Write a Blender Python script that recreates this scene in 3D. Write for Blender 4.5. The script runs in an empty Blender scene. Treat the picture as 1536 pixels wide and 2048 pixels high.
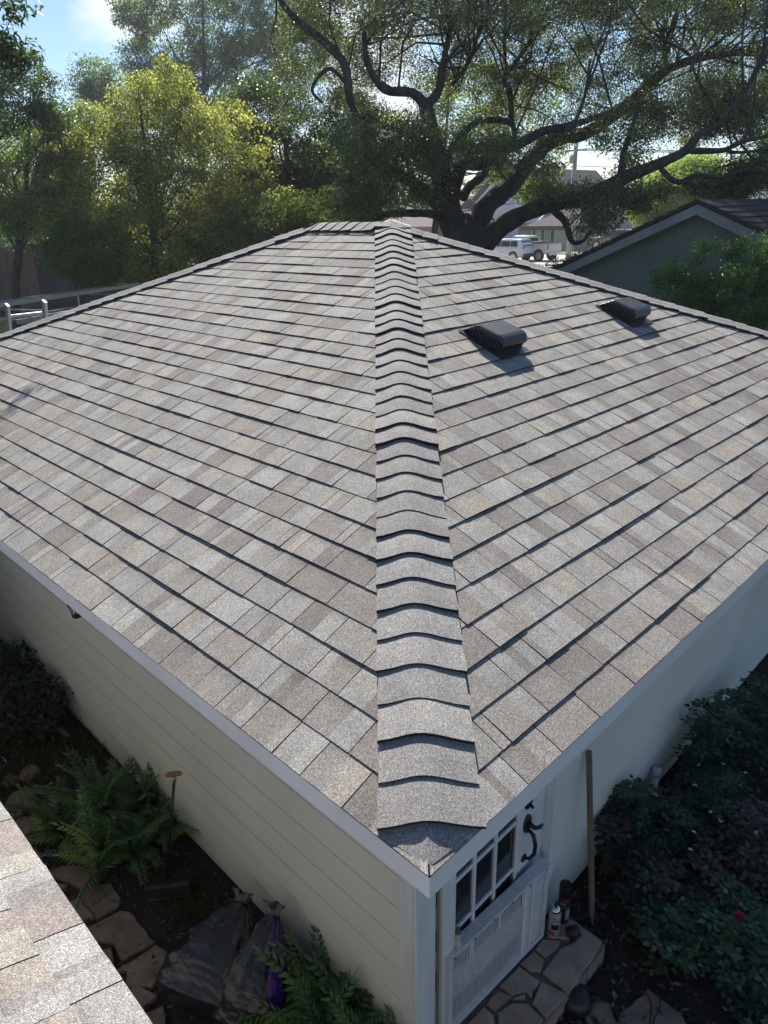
import bpy, math, random
import numpy as np
from mathutils import Vector, Matrix, Euler

R = random.Random(7)
NR = np.random.RandomState(11)
SC = bpy.context.scene
COL = SC.collection
rad = math.radians

# ------------------------------------------------------------------ camera
CAM = Vector((-1.0543, -0.9276, 3.7641))
ROT = Euler((1.1746, 0.0243, -0.7900), 'XYZ')
FPX = 1427.2                                   # focal length in pixels of the 1536x2048 photograph
cd = bpy.data.cameras.new('camera'); cam = bpy.data.objects.new('camera', cd); COL.objects.link(cam)
cam.location = CAM; cam.rotation_euler = ROT
cd.sensor_fit = 'VERTICAL'; cd.sensor_height = 36; cd.lens = 36*FPX/2048
cd.clip_start = 0.05; cd.clip_end = 2000
SC.camera = cam
# ------------------------------------------------------------------ light
SUN_AZ, SUN_EL = 50.0, 40.0                    # azimuth counted from +X towards +Y
sd = Vector((math.cos(rad(SUN_EL))*math.cos(rad(SUN_AZ)), math.cos(rad(SUN_EL))*math.sin(rad(SUN_AZ)), math.sin(rad(SUN_EL))))
W = bpy.data.worlds.new('World'); SC.world = W; W.use_nodes = True
wn, wl = W.node_tree.nodes, W.node_tree.links
bg = wn['Background']
sky = wn.new('ShaderNodeTexSky'); sky.sky_type = 'NISHITA'; sky.sun_disc = False
sky.sun_elevation = rad(SUN_EL); sky.sun_rotation = rad(90-SUN_AZ); sky.altitude = 20
sky.air_density = 1.0; sky.dust_density = 0.25; sky.ozone_density = 2.2
bg.inputs['Strength'].default_value = 0.070
tc = wn.new('ShaderNodeTexCoord'); mp = wn.new('ShaderNodeMapping'); mp.inputs['Scale'].default_value = (1, 1, 2.6)
mp.inputs['Location'].default_value = (0.35, 0.1, 0.22)
nz = wn.new('ShaderNodeTexNoise'); nz.inputs['Scale'].default_value = 3.2; nz.inputs['Detail'].default_value = 9; nz.inputs['Roughness'].default_value = 0.55
cr = wn.new('ShaderNodeValToRGB'); cr.color_ramp.elements[0].position = 0.60; cr.color_ramp.elements[1].position = 0.78
hs = wn.new('ShaderNodeHueSaturation'); hs.inputs['Saturation'].default_value = 1.12
tn = wn.new('ShaderNodeMix'); tn.data_type = 'RGBA'; tn.blend_type = 'MULTIPLY'; tn.inputs[0].default_value = 1; tn.inputs[7].default_value = (0.95, 1.0, 1.06, 1)
nv = wn.new('ShaderNodeVectorMath'); nv.operation = 'NORMALIZE'; wl.new(tc.outputs['Generated'], nv.inputs[0])
acc = nz.outputs['Fac']
for (px_, py_, a_, k_) in ((250, -16, 5.5, .34), (760, 190, 5, .22), (640, -10, 5, .2)):      # clouds seen between the trees
    d_ = (ROT.to_matrix() @ Vector(((px_-768)/FPX, -(py_-1024)/FPX, -1))).normalized()
    dt = wn.new('ShaderNodeVectorMath'); dt.operation = 'DOT_PRODUCT'; dt.inputs[1].default_value = d_; wl.new(nv.outputs[0], dt.inputs[0])
    mr_ = wn.new('ShaderNodeMapRange'); mr_.inputs['From Min'].default_value = math.cos(rad(a_)); mr_.inputs['From Max'].default_value = 1; mr_.inputs['To Max'].default_value = k_; wl.new(dt.outputs['Value'], mr_.inputs[0])
    ad = wn.new('ShaderNodeMath'); ad.operation = 'ADD'; wl.new(acc, ad.inputs[0]); wl.new(mr_.outputs[0], ad.inputs[1]); acc = ad.outputs[0]
mx = wn.new('ShaderNodeMix'); mx.data_type = 'RGBA'
mx.inputs[7].default_value = (8.5, 8.9, 9.4, 1)
wl.new(tc.outputs['Generated'], mp.inputs[0]); wl.new(mp.outputs[0], nz.inputs['Vector']); wl.new(acc, cr.inputs[0])
wl.new(cr.outputs[0], mx.inputs[0]); wl.new(sky.outputs[0], hs.inputs['Color']); wl.new(hs.outputs[0], tn.inputs[6]); wl.new(tn.outputs[2], mx.inputs[6]); wl.new(mx.outputs[2], bg.inputs['Color'])
sl = bpy.data.lights.new('sun', 'SUN'); sl.energy = 5.0; sl.angle = rad(0.5); sl.color = (1.0, 0.955, 0.89)
so = bpy.data.objects.new('sun', sl); COL.objects.link(so)
so.rotation_euler = sd.to_track_quat('Z', 'Y').to_euler()
SC.view_settings.view_transform = 'Standard'; SC.view_settings.look = 'None'
SC.view_settings.exposure = 0.80; SC.view_settings.gamma = 1; SC.view_settings.use_curve_mapping = False
SC.cycles.max_bounces = 6; SC.cycles.diffuse_bounces = 3; SC.cycles.transparent_max_bounces = 8; SC.cycles.transmission_bounces = 3
SC.cycles.caustics_reflective = False; SC.cycles.caustics_refractive = False

# ------------------------------------------------------------------ survey helpers: a sight line of the photo meets a real plane
RM = ROT.to_matrix()
def ray(x, y): return RM @ Vector(((x-768)/FPX, -(y-1024)/FPX, -1.0))
def onz(x, y, z=0.0):
    d = ray(x, y); return CAM + d*((z-CAM.z)/d.z)
def onx(x, y, X):
    d = ray(x, y); return CAM + d*((X-CAM.x)/d.x)
def ony(x, y, Y):
    d = ray(x, y); return CAM + d*((Y-CAM.y)/d.y)
def deep(x, y, t): return CAM + ray(x, y)*t

# ------------------------------------------------------------------ object helpers
def put(o, parent=None):
    COL.objects.link(o)
    if parent is not None: o.parent = parent
    return o
def tag(o, label=None, cat=None, group=None, kind=None):
    if label: o['label'] = label
    if cat: o['category'] = cat
    if group: o['group'] = group
    if kind: o['kind'] = kind
    return o
def thing(name, label, cat, loc=(0, 0, 0), rz=0, group=None):
    o = bpy.data.objects.new(name, None); put(o); o.location = loc; o.rotation_euler = (0, 0, rz)
    o.empty_display_size = 0.1
    return tag(o, label, cat, group)
def mesh(name, V, F, mat, parent=None, col=None, smooth=False, local=None):
    me = bpy.data.meshes.new(name)
    if local is not None: V = [Vector(v)-Vector(local) for v in V]
    me.from_pydata([tuple(v) for v in V], [], F)
    if mat is not None: me.materials.append(mat)
    if col is not None:
        a = me.color_attributes.new('col', 'FLOAT_COLOR', 'POINT')
        arr = np.ones((len(V), 4), np.float32); arr[:, :3] = np.array(col, np.float32).reshape(-1, 3) if len(np.shape(col)) > 1 else col
        a.data.foreach_set('color', arr.ravel())
    if smooth: me.polygons.foreach_set('use_smooth', [True]*len(me.polygons))
    me.update()
    return put(bpy.data.objects.new(name, me), parent)
def share(o, parent, loc, rot=None, scale=None):
    c = o.copy(); put(c, parent); c.location = loc
    if rot is not None: c.rotation_euler = rot
    if scale is not None: c.scale = scale
    return c
class MB:
    def __init__(s): s.V = []; s.F = []
    def add(s, V, F):
        n = len(s.V); s.V += [Vector(v) for v in V]; s.F += [tuple(i+n for i in f) for f in F]; return s
    def box(s, c, d, rot=None):
        V = [Vector((x*d[0]/2, y*d[1]/2, z*d[2]/2)) for x in (-1, 1) for y in (-1, 1) for z in (-1, 1)]
        if rot is not None: V = [rot @ v for v in V]
        return s.add([v+Vector(c) for v in V], [(0, 1, 3, 2), (4, 6, 7, 5), (0, 4, 5, 1), (2, 3, 7, 6), (0, 2, 6, 4), (1, 5, 7, 3)])
    def lohi(s, a, b): return s.box([(a[i]+b[i])/2 for i in range(3)], [abs(b[i]-a[i]) for i in range(3)])
    def prism(s, pts, vec, cap=True):
        n = len(pts); V = [Vector(p) for p in pts]+[Vector(p)+Vector(vec) for p in pts]
        F = [(i, (i+1) % n, (i+1) % n+n, i+n) for i in range(n)]
        if cap: F += [tuple(range(n-1, -1, -1)), tuple(range(n, 2*n))]
        return s.add(V, F)
    def tube(s, pts, r, n=8, cap=True):
        pts = [Vector(p) for p in pts]; r = r if isinstance(r, (list, tuple)) else [r]*len(pts)
        k0 = len(s.V); up = None
        for i, p in enumerate(pts):
            t = (pts[min(i+1, len(pts)-1)]-pts[max(i-1, 0)]).normalized()
            if up is None:
                up = Vector((0, 0, 1)) if abs(t.z) < 0.9 else Vector((1, 0, 0))
            a = t.cross(up).normalized(); b = a.cross(t).normalized(); up = b
            s.V += [p+(a*math.cos(2*math.pi*j/n)+b*math.sin(2*math.pi*j/n))*r[i] for j in range(n)]
        for i in range(len(pts)-1):
            for j in range(n):
                q = k0+i*n; s.F.append((q+j, q+(j+1) % n, q+(j+1) % n+n, q+j+n))
        if cap:
            s.F.append(tuple(k0+n-1-j for j in range(n))); s.F.append(tuple(k0+(len(pts)-1)*n+j for j in range(n)))
        return s
    def lathe(s, prof, c=(0, 0, 0), n=20, axis=None):
        k0 = len(s.V); q = Vector(axis).to_track_quat('Z', 'Y') if axis is not None else None
        for (r, z) in prof:
            for j in range(n):
                v = Vector((r*math.cos(2*math.pi*j/n), r*math.sin(2*math.pi*j/n), z))
                if q: v = q @ v
                s.V.append(v+Vector(c))
        for i in range(len(prof)-1):
            for j in range(n):
                a = k0+i*n; s.F.append((a+j, a+(j+1) % n, a+(j+1) % n+n, a+j+n))
        s.F.append(tuple(k0+n-1-j for j in range(n))); s.F.append(tuple(k0+(len(prof)-1)*n+j for j in range(n)))
        return s
    def go(s, name, mat, parent=None, smooth=False, col=None, bevel=0):
        o = mesh(name, s.V, s.F, mat, parent, smooth=smooth, col=col)
        if bevel:
            m = o.modifiers.new('bevel', 'BEVEL'); m.width = bevel; m.segments = 2; m.limit_method = 'ANGLE'
        return o

# ------------------------------------------------------------------ materials
def nodes(name):
    m = bpy.data.materials.new(name); m.use_nodes = True
    return m, m.node_tree.nodes, m.node_tree.links, m.node_tree.nodes['Principled BSDF']
def mat(name, c, rough=0.6, metal=0, var=0.12, scale=8, bump=0, bscale=None, c2=None, spec=0.5, coord='Object', streak=None, coat=0):
    m, n, l, p = nodes(name)
    p.inputs['Roughness'].default_value = rough; p.inputs['Metallic'].default_value = metal; p.inputs['Specular IOR Level'].default_value = spec
    if coat: p.inputs['Coat Weight'].default_value = coat
    t = n.new('ShaderNodeTexCoord'); mpn = n.new('ShaderNodeMapping'); l.new(t.outputs[coord], mpn.inputs[0])
    if streak: mpn.inputs['Scale'].default_value = streak
    z = n.new('ShaderNodeTexNoise'); z.inputs['Scale'].default_value = scale; z.inputs['Detail'].default_value = 6; z.inputs['Roughness'].default_value = 0.62
    l.new(mpn.outputs[0], z.inputs['Vector'])
    r = n.new('ShaderNodeValToRGB'); r.color_ramp.elements[0].position = 0.3; r.color_ramp.elements[1].position = 0.7
    a = c2 if c2 else [x*(1-var) for x in c]; b = c if c2 else [min(1, x*(1+var)) for x in c]
    r.color_ramp.elements[0].color = (*a, 1); r.color_ramp.elements[1].color = (*b, 1)
    l.new(z.outputs['Fac'], r.inputs[0]); l.new(r.outputs[0], p.inputs['Base Color'])
    if bump:
        z2 = n.new('ShaderNodeTexNoise'); z2.inputs['Scale'].default_value = bscale or scale*4; z2.inputs['Detail'].default_value = 5
        l.new(mpn.outputs[0], z2.inputs['Vector'])
        b_ = n.new('ShaderNodeBump'); b_.inputs['Strength'].default_value = bump; b_.inputs['Distance'].default_value = 0.02
        l.new(z2.outputs['Fac'], b_.inputs['Height']); l.new(b_.outputs[0], p.inputs['Normal'])
    return m
def shingle_mat():
    m, n, l, p = nodes('asphalt_shingle')
    g = n.new('ShaderNodeNewGeometry'); at = n.new('ShaderNodeAttribute'); at.attribute_name = 'col'
    v = n.new('ShaderNodeTexVoronoi'); v.inputs['Scale'].default_value = 380
    l.new(g.outputs['Position'], v.inputs['Vector'])
    sx = n.new('ShaderNodeSeparateColor'); l.new(v.outputs['Color'], sx.inputs[0])
    cr_ = n.new('ShaderNodeValToRGB'); e = cr_.color_ramp.elements
    e[0].position = 0.0; e[0].color = (0.50, 0.50, 0.51, 1); e[1].position = 1.0; e[1].color = (1.75, 1.74, 1.70, 1)
    k = cr_.color_ramp.elements.new(0.35); k.color = (0.80, 0.79, 0.78, 1)
    k = cr_.color_ramp.elements.new(0.75); k.color = (1.15, 1.13, 1.10, 1)
    l.new(sx.outputs[0], cr_.inputs[0])
    z = n.new('ShaderNodeTexNoise'); z.inputs['Scale'].default_value = 9; z.inputs['Detail'].default_value = 8; z.inputs['Roughness'].default_value = 0.7
    l.new(g.outputs['Position'], z.inputs['Vector'])
    mr = n.new('ShaderNodeMapRange'); mr.inputs['From Min'].default_value = 0.3; mr.inputs['From Max'].default_value = 0.7; mr.inputs['To Min'].default_value = 0.84; mr.inputs['To Max'].default_value = 1.14
    l.new(z.outputs['Fac'], mr.inputs[0])
    m1 = n.new('ShaderNodeMix'); m1.data_type = 'RGBA'; m1.blend_type = 'MULTIPLY'; m1.inputs[0].default_value = 1
    l.new(at.outputs['Color'], m1.inputs[6]); l.new(cr_.outputs[0], m1.inputs[7])
    m2 = n.new('ShaderNodeVectorMath'); m2.operation = 'SCALE'; l.new(m1.outputs[2], m2.inputs[0]); l.new(mr.outputs[0], m2.inputs['Scale'])
    l.new(m2.outputs[0], p.inputs['Base Color']); p.inputs['Roughness'].default_value = 0.9; p.inputs['Specular IOR Level'].default_value = 0.25
    b = n.new('ShaderNodeBump'); b.inputs['Strength'].default_value = 0.55; b.inputs['Distance'].default_value = 0.0022
    l.new(sx.outputs[1], b.inputs['Height']); l.new(b.outputs[0], p.inputs['Normal'])
    return m
def leaf_mat(name, trans=0.45, rough=0.45, spec=0.5, tint=(1.5, 1.6, 0.5)):
    m, n, l, p = nodes(name)
    at = n.new('ShaderNodeAttribute'); at.attribute_name = 'col'
    l.new(at.outputs['Color'], p.inputs['Base Color']); p.inputs['Roughness'].default_value = rough; p.inputs['Specular IOR Level'].default_value = spec
    tr = n.new('ShaderNodeBsdfTranslucent'); mm = n.new('ShaderNodeMix'); mm.data_type = 'RGBA'; mm.blend_type = 'MULTIPLY'; mm.inputs[0].default_value = 1
    mm.inputs[7].default_value = (*tint, 1); l.new(at.outputs['Color'], mm.inputs[6]); l.new(mm.outputs[2], tr.inputs[0])
    ms = n.new('ShaderNodeMixShader'); ms.inputs[0].default_value = trans
    l.new(p.outputs[0], ms.inputs[1]); l.new(tr.outputs[0], ms.inputs[2]); l.new(ms.outputs[0], n['Material Output'].inputs[0])
    return m
def brick_mat(name, c1, c2, mortar, scale=1.0, rough=0.85, bw=0.5, rh=0.22, ms=0.02):
    m, n, l, p = nodes(name)
    t = n.new('ShaderNodeTexCoord'); mpn = n.new('ShaderNodeMapping'); mpn.inputs['Rotation'].default_value = (rad(90), 0, rad(90)); l.new(t.outputs['Object'], mpn.inputs[0])
    b = n.new('ShaderNodeTexBrick'); b.inputs['Color1'].default_value = (*c1, 1); b.inputs['Color2'].default_value = (*c2, 1); b.inputs['Mortar'].default_value = (*mortar, 1)
    b.inputs['Scale'].default_value = scale; b.inputs['Brick Width'].default_value = bw; b.inputs['Row Height'].default_value = rh; b.inputs['Mortar Size'].default_value = ms
    l.new(mpn.outputs[0], b.inputs[0])
    z = n.new('ShaderNodeTexNoise'); z.inputs['Scale'].default_value = 1.3; z.inputs['Detail'].default_value = 5; l.new(t.outputs['Object'], z.inputs[0])
    mr = n.new('ShaderNodeMapRange'); mr.inputs['To Min'].default_value = 0.6; mr.inputs['To Max'].default_value = 1.35; l.new(z.outputs[0], mr.inputs[0])
    s_ = n.new('ShaderNodeVectorMath'); s_.operation = 'SCALE'; l.new(b.outputs[0], s_.inputs[0]); l.new(mr.outputs[0], s_.inputs['Scale'])
    l.new(s_.outputs[0], p.inputs['Base Color']); p.inputs['Roughness'].default_value = rough
    return m
def glass_mat(name, c=(0.02, 0.025, 0.03), rough=0.06):
    m, n, l, p = nodes(name)
    p.inputs['Base Color'].default_value = (*c, 1); p.inputs['Roughness'].default_value = rough; p.inputs['Specular IOR Level'].default_value = 0.8
    return m
M = dict(
    shingle=shingle_mat(),
    felt=mat('roof_deck', (0.02, 0.02, 0.022), 0.95, scale=30),
    white=mat('white_paint', (0.74, 0.75, 0.76), 0.5, c2=(0.64, 0.645, 0.64), scale=2.5, bump=0.08, bscale=60),
    white_wood=mat('white_painted_wood', (0.70, 0.71, 0.72), 0.55, c2=(0.60, 0.60, 0.59), scale=14, bump=0.15, bscale=40, streak=(1, 1, 0.12)),
    beige=mat('beige_siding', (0.73, 0.71, 0.63), 0.7, c2=(0.64, 0.615, 0.54), scale=1.3, bump=0.1, bscale=70),
    bare=mat('weathered_wood', (0.30, 0.25, 0.20), 0.85, c2=(0.17, 0.13, 0.10), scale=16, bump=0.3, streak=(1, 1, 0.1)),
    pole=mat('pole_wood', (0.20, 0.14, 0.10), 0.8, c2=(0.09, 0.065, 0.05), scale=24, bump=0.4, streak=(1, 1, 0.15)),
    vent=mat('vent_plastic', (0.035, 0.037, 0.042), 0.38, var=0.12, scale=25, bump=0.05, spec=0.55),
    black=mat('black_plastic', (0.012, 0.012, 0.013), 0.42, scale=20),
    dark=mat('dark_void', (0.006, 0.006, 0.007), 0.9),
    bronze=mat('dark_bronze', (0.035, 0.028, 0.024), 0.35, metal=0.6, scale=30),
    galv=mat('aluminium', (0.38, 0.385, 0.39), 0.38, metal=0.85, var=0.15, scale=20),
    alum=mat('painted_aluminium', (0.62, 0.64, 0.66), 0.45, c2=(0.5, 0.5, 0.5), scale=10),
    glass=glass_mat('window_glass'),
    carglass=glass_mat('car_glass', (0.015, 0.02, 0.025), 0.08),
    flag=mat('flagstone', (0.26, 0.20, 0.155), 0.85, c2=(0.11, 0.085, 0.068), scale=7, bump=0.5, bscale=30),
    flag2=mat('pale_flagstone', (0.36, 0.28, 0.22), 0.85, c2=(0.22, 0.165, 0.13), scale=9, bump=0.5, bscale=28),
    mortar=mat('mortar', (0.16, 0.14, 0.125), 0.95, scale=30, bump=0.4),
    soil=mat('soil', (0.032, 0.025, 0.02), 0.95, c2=(0.014, 0.011, 0.01), scale=5, bump=0.9, bscale=18),
    bag=mat('black_film', (0.034, 0.033, 0.038), 0.25, c2=(0.009, 0.009, 0.014), scale=3.5, bump=0.55, bscale=13, spec=0.65, streak=(2.4, .9, 1.6)),
    clearfilm=mat('dusty_clear_film', (0.16, 0.15, 0.14), 0.35, c2=(0.05, 0.045, 0.045), scale=11, bump=0.9, bscale=22),
    purple=mat('purple_film', (0.10, 0.015, 0.22), 0.3, c2=(0.045, 0.008, 0.11), scale=9, bump=0.6, bscale=20),
    bark=mat('oak_bark', (0.085, 0.075, 0.066), 0.95, c2=(0.022, 0.020, 0.019), scale=6, bump=1.0, bscale=14, streak=(1, 1, 0.45)),
    bark2=mat('grey_bark', (0.12, 0.10, 0.085), 0.95, c2=(0.05, 0.045, 0.04), scale=5, bump=0.6),
    leaf=leaf_mat('oak_leaf', 0.48, 0.38, 0.38, (1.6, 1.7, .8)), yleaf=leaf_mat('yellow_green_leaf', 0.6, 0.55, .3, (1.5, 1.55, .65)), sleaf=leaf_mat('shade_leaf', 0.25, 0.4, 0.5),
    mleaf=leaf_mat('matt_leaf', 0.45, 0.7, 0.15, (1.6, 1.6, .55)), fern=leaf_mat('fern_leaf', 0.2, 0.38, 0.5),
    grass=leaf_mat('grass_blade', 0.35, 0.6, 0.3),
    gable=mat('grey_green_siding', (0.155, 0.178, 0.152), 0.75, var=0.1, scale=1.5, bump=0.1),
    gtrim=mat('faded_trim', (0.24, 0.245, 0.23), 0.7, var=0.2, scale=3, bump=0.2),
    droof=mat('dark_roof', (0.05, 0.042, 0.045), 0.95, c2=(0.028, 0.024, 0.026), scale=6, bump=0.5, bscale=20),
    road=mat('street_concrete', (0.55, 0.48, 0.40), 0.9, var=0.1, scale=0.4, coord='Object'),
    lawn=mat('lawn_green', (0.13, 0.22, 0.035), 0.95, c2=(0.07, 0.12, 0.02), scale=1.2, bump=0.6),
    ground=mat('ground_earth', (0.045, 0.045, 0.028), 1.0, c2=(0.026, 0.028, 0.016), scale=0.6, bump=0.5, bscale=6, spec=0.0),
    stone=brick_mat('pale_stone', (0.50, 0.48, 0.44), (0.36, 0.34, 0.31), (0.55, 0.53, 0.5), 2.2),
    brick=brick_mat('pink_brick', (0.30, 0.22, 0.20), (0.22, 0.16, 0.15), (0.35, 0.32, 0.3), 3),
    troof=mat('brown_shingle_far', (0.13, 0.105, 0.10), 0.95, c2=(0.08, 0.065, 0.065), scale=3, bump=0.5),
    mroof=mat('mauve_shingle_far', (0.26, 0.20, 0.195), 0.95, c2=(0.18, 0.14, 0.14), scale=3, bump=0.5),
    tudor=mat('white_stucco', (0.84, 0.84, 0.87), 0.8, var=0.05, scale=2),
    brown=mat('brown_trim', (0.075, 0.045, 0.035), 0.7), shutter=mat('dark_shutter', (0.045, 0.05, 0.045), 0.6),
    curtain=mat('curtain', (0.45, 0.50, 0.52), 0.8, c2=(0.25, 0.3, 0.32), scale=6, streak=(0.2, 6, 0.1)),
    fence=mat('fence_board', (0.20, 0.10, 0.065), 0.85, c2=(0.11, 0.06, 0.045), scale=6, streak=(1, 1, 0.1)),
    navy=mat('dark_slate_wall', (0.03, 0.032, 0.04), 0.9),
    carwhite=mat('white_car_paint', (0.68, 0.72, 0.76), 0.25, var=0.02, coat=0.6), truck=mat('silver_car_paint', (0.60, 0.60, 0.60), 0.28, var=0.03, metal=0.15, coat=0.6),
    bronzecar=mat('taupe_car_paint', (0.19, 0.16, 0.145), 0.3, var=0.03, metal=0.4, coat=0.5),
    tyre=mat('tyre_rubber', (0.012, 0.012, 0.012), 0.85), red=mat('red_lens', (0.35, 0.01, 0.015), 0.3), chrome=mat('wheel_alloy', (0.55, 0.55, 0.56), 0.3, metal=0.8),
    pave=mat('pole_grey', (0.42, 0.40, 0.37), 0.85, c2=(0.30, 0.28, 0.26), scale=6, streak=(1, 1, 0.1)),
    can_w=mat('can_label_white', (0.55, 0.56, 0.58), 0.3, metal=0.3, c2=(0.28, 0.27, 0.29), scale=14), can_k=mat('can_label_black', (0.02, 0.02, 0.022), 0.35, metal=0.2),
    silver=mat('bare_tin', (0.7, 0.7, 0.68), 0.22, metal=1.0), redp=mat('red_print', (0.5, 0.02, 0.03), 0.4), yel=mat('yellow_print', (0.7, 0.48, 0.04), 0.5),
    bottle=mat('cloudy_bottle', (0.62, 0.58, 0.48), 0.4, c2=(0.35, 0.32, 0.28), scale=30), paper=mat('tag_paper', (0.7, 0.7, 0.66), 0.6, var=0.04),
    pvc=mat('pvc_pipe', (0.62, 0.60, 0.58), 0.5, c2=(0.45, 0.42, 0.4), scale=12), amber=mat('amber_wood', (0.34, 0.17, 0.07), 0.5, c2=(0.2, 0.09, 0.04), scale=12),
    rose=mat('rose_petal', (0.55, 0.02, 0.07), 0.5), petal=mat('white_petal', (0.8, 0.8, 0.76), 0.6),
    wire=mat('cable_black', (0.01, 0.01, 0.01), 0.5), blue=mat('tarp', (0.35, 0.40, 0.48), 0.4, c2=(0.08, 0.09, 0.12), scale=3, bump=0.8, bscale=4),
    print_=mat('pale_print', (0.42, 0.42, 0.44), 0.5),
)

# ================================================================== THE SETTING
G0 = MB().add([(-400, -400, 0), (600, -400, 0), (600, 600, 0), (-400, 600, 0)], [(0, 1, 2, 3)]).go('ground', M['ground']); tag(G0, kind='structure')
o = MB().add([(34, -60, .02), (57.5, -60, .02), (57.5, 120, .02), (34, 120, .02)], [(0, 1, 2, 3)]).go('street', M['road']); tag(o, kind='structure')
o = MB().lohi((57.5, -60, -.1), (57.8, 120, .13)).go('kerb', M['road']); tag(o, kind='structure')
o = MB().add([(57.8, -60, .06), (63.5, -60, .06), (63.5, 120, .06), (57.8, 120, .06)], [(0, 1, 2, 3)]).go('front_lawn', M['lawn']); tag(o, kind='structure')
o = MB().add([(45.5, 20, .03), (50, 20, .03), (50, 29.2, .03), (45.5, 29.2, .03)], [(0, 1, 2, 3)]).go('verge', M['lawn']); tag(o, kind='structure')

# ================================================================== GARAGE
A_, L_, MM, ZE = 3.747, 8.488, 0.4182, 2.1
HH = math.hypot(1, MM); EXP = 0.143
PAL = [((.340, .328, .298), 6), ((.300, .282, .252), 8), ((.272, .248, .218), 5), ((.335, .305, .255), 4), ((.228, .206, .184), 2), ((.305, .295, .272), 5), ((.245, .222, .197), 4)]
PALX = [c for c, w in PAL for _ in range(w)]
def shingle_plane(parent, org, e, u, n, lo, hi, total, first, exp=EXP, keep=None, tabw=(.09, .26)):
    """Lays tabbed laminated courses on a roof slope. Returns the tabs as (area key, verts, faces, colours)."""
    out = []; s0 = 0.0; k = 0
    while s0 < total-.02:
        s1 = min(total, (first if k == 0 else s0+exp)); t = lo(0)-R.random()*.2; tmax = hi(0)
        wave = R.random()*6
        while t < tmax:
            w = R.choice([R.uniform(*tabw), R.uniform(tabw[0]+.06, tabw[1]), .05 if R.random() < .25 else .2, R.uniform(.15, tabw[1])]); t1 = t+w
            bl, br = max(t+.0021, lo(s0)), min(t1-.0021, hi(s0)); tl, tr = max(t+.0021, lo(s1)), min(t1-.0021, hi(s1))
            if br-bl > .004 or tr-tl > .004:
                if tr < tl: tl = tr = (tl+tr)/2
                if br < bl: bl = br = (bl+br)/2
                nc = 1 if w < .09 else R.choice([1, 2, 2, 3])
                cuts = [0]+sorted(R.uniform(.2, .8) for _ in range(nc-1))+[1]
                th = R.choice([.0072, .0078, .0084, .0112]); V = []; F = []; Cc = []
                jit = [R.uniform(-.0014, .0014) for _ in range(nc+1)]
                base0 = R.choice(PALX)
                for q in range(nc):
                    c = base0 if (q == 0) else R.choice(PALX); g = R.uniform(.92, 1.08); c = tuple(x*g for x in c)
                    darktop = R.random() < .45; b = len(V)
                    for v, hgt in ((0, th), (.55, th*.45+.002), (1.0, .0015)):
                        sv = s0+(s1-s0)*v+(.004 if v == 1 else 0)
                        L0 = bl+(tl-bl)*v; R0 = br+(tr-br)*v
                        for kk, cc in ((q, cuts[q]), (q+1, cuts[q+1])):
                            tt = L0+(R0-L0)*cc; so_ = sv+(jit[kk] if v == 0 else 0)
                            bend = .0022*math.sin(tt*3+wave+k)*(1-v)
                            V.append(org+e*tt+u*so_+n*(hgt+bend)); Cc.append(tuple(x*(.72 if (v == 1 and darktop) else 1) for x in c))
                    F += [(b, b+1, b+3, b+2), (b+2, b+3, b+5, b+4)]
                    b2 = len(V)                                     # butt edge, colour darkened to deepen the shadow line of the course
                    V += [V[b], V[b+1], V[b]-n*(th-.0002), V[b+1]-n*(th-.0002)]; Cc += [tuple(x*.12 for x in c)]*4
                    F.append((b2, b2+2, b2+3, b2+1))
                for side, cc in ((0, 0), (1, 1)):                   # tab sides
                    a = 0 if side == 0 else (nc-1)*10+1; b2 = len(V); p = [V[a], V[a+2], V[a+4]]
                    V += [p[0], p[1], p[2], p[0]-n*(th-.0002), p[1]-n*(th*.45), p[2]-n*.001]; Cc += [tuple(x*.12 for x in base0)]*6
                    F += [(b2, b2+1, b2+4, b2+3), (b2+1, b2+2, b2+5, b2+4)]
                cen = org+e*((bl+br)/2)+u*s0; d = (cen-CAM)
                vis = br-bl if not keep or keep(cen) else -1
                out.append(((br-bl)*EXP*abs(d.normalized().dot(n))/d.length_squared if vis > 0 else 0, V, F, Cc))
            t = t1
        s0 = s1; k += 1
    return out
def infr(p):
    q = RM.transposed() @ (p-CAM)
    return q.z < 0 and abs(q.x/-q.z*FPX) < 800 and abs(q.y/-q.z*FPX) < 1060
def lay(tabs, parent, nmax=300):
    tabs.sort(key=lambda t: -t[0])
    for t in tabs[:nmax]: mesh('shingle', t[1], t[2], M['shingle'], parent, col=t[3])
    V = []; F = []; Cc = []
    for t in tabs[nmax:]:
        b = len(V); V += t[1]; F += [tuple(i+b for i in f) for f in t[2]]; Cc += t[3]
    if V: tag(mesh('shingle_field', V, F, M['shingle'], parent, col=Cc), kind='stuff')

garage = thing('garage', 'beige detached garage with a hipped grey shingle roof and a white side door', 'garage')
roof = MB()
c0, c1, c2, c3 = Vector((0, 0, ZE)), Vector((2*A_, 0, ZE)), Vector((2*A_, L_, ZE)), Vector((0, L_, ZE))
r0, r1 = Vector((A_, A_, ZE+A_*MM)), Vector((A_, L_-A_, ZE+A_*MM))
roof.add([c0, c1, c2, c3, r0, r1], [(0, 1, 4), (1, 2, 5, 4), (2, 3, 5), (3, 0, 4, 5)])
roof.add([v-Vector((0, 0, .001)) for v in (c0, c1, c2, c3)], [(3, 2, 1, 0)])
roof = roof.go('roof', M['felt'], garage)
nL = Vector((-MM, 0, 1)).normalized(); uL = Vector((1, 0, MM)).normalized(); eL = Vector((0, 1, 0))
nR = Vector((0, -MM, 1)).normalized(); uR = Vector((0, 1, MM)).normalized(); eR = Vector((1, 0, 0))
tot = A_*HH
tabs = shingle_plane(roof, c0.copy(), eL, uL, nL, lambda s: s/HH, lambda s: L_-s/HH, tot, .1468, keep=infr)
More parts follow.
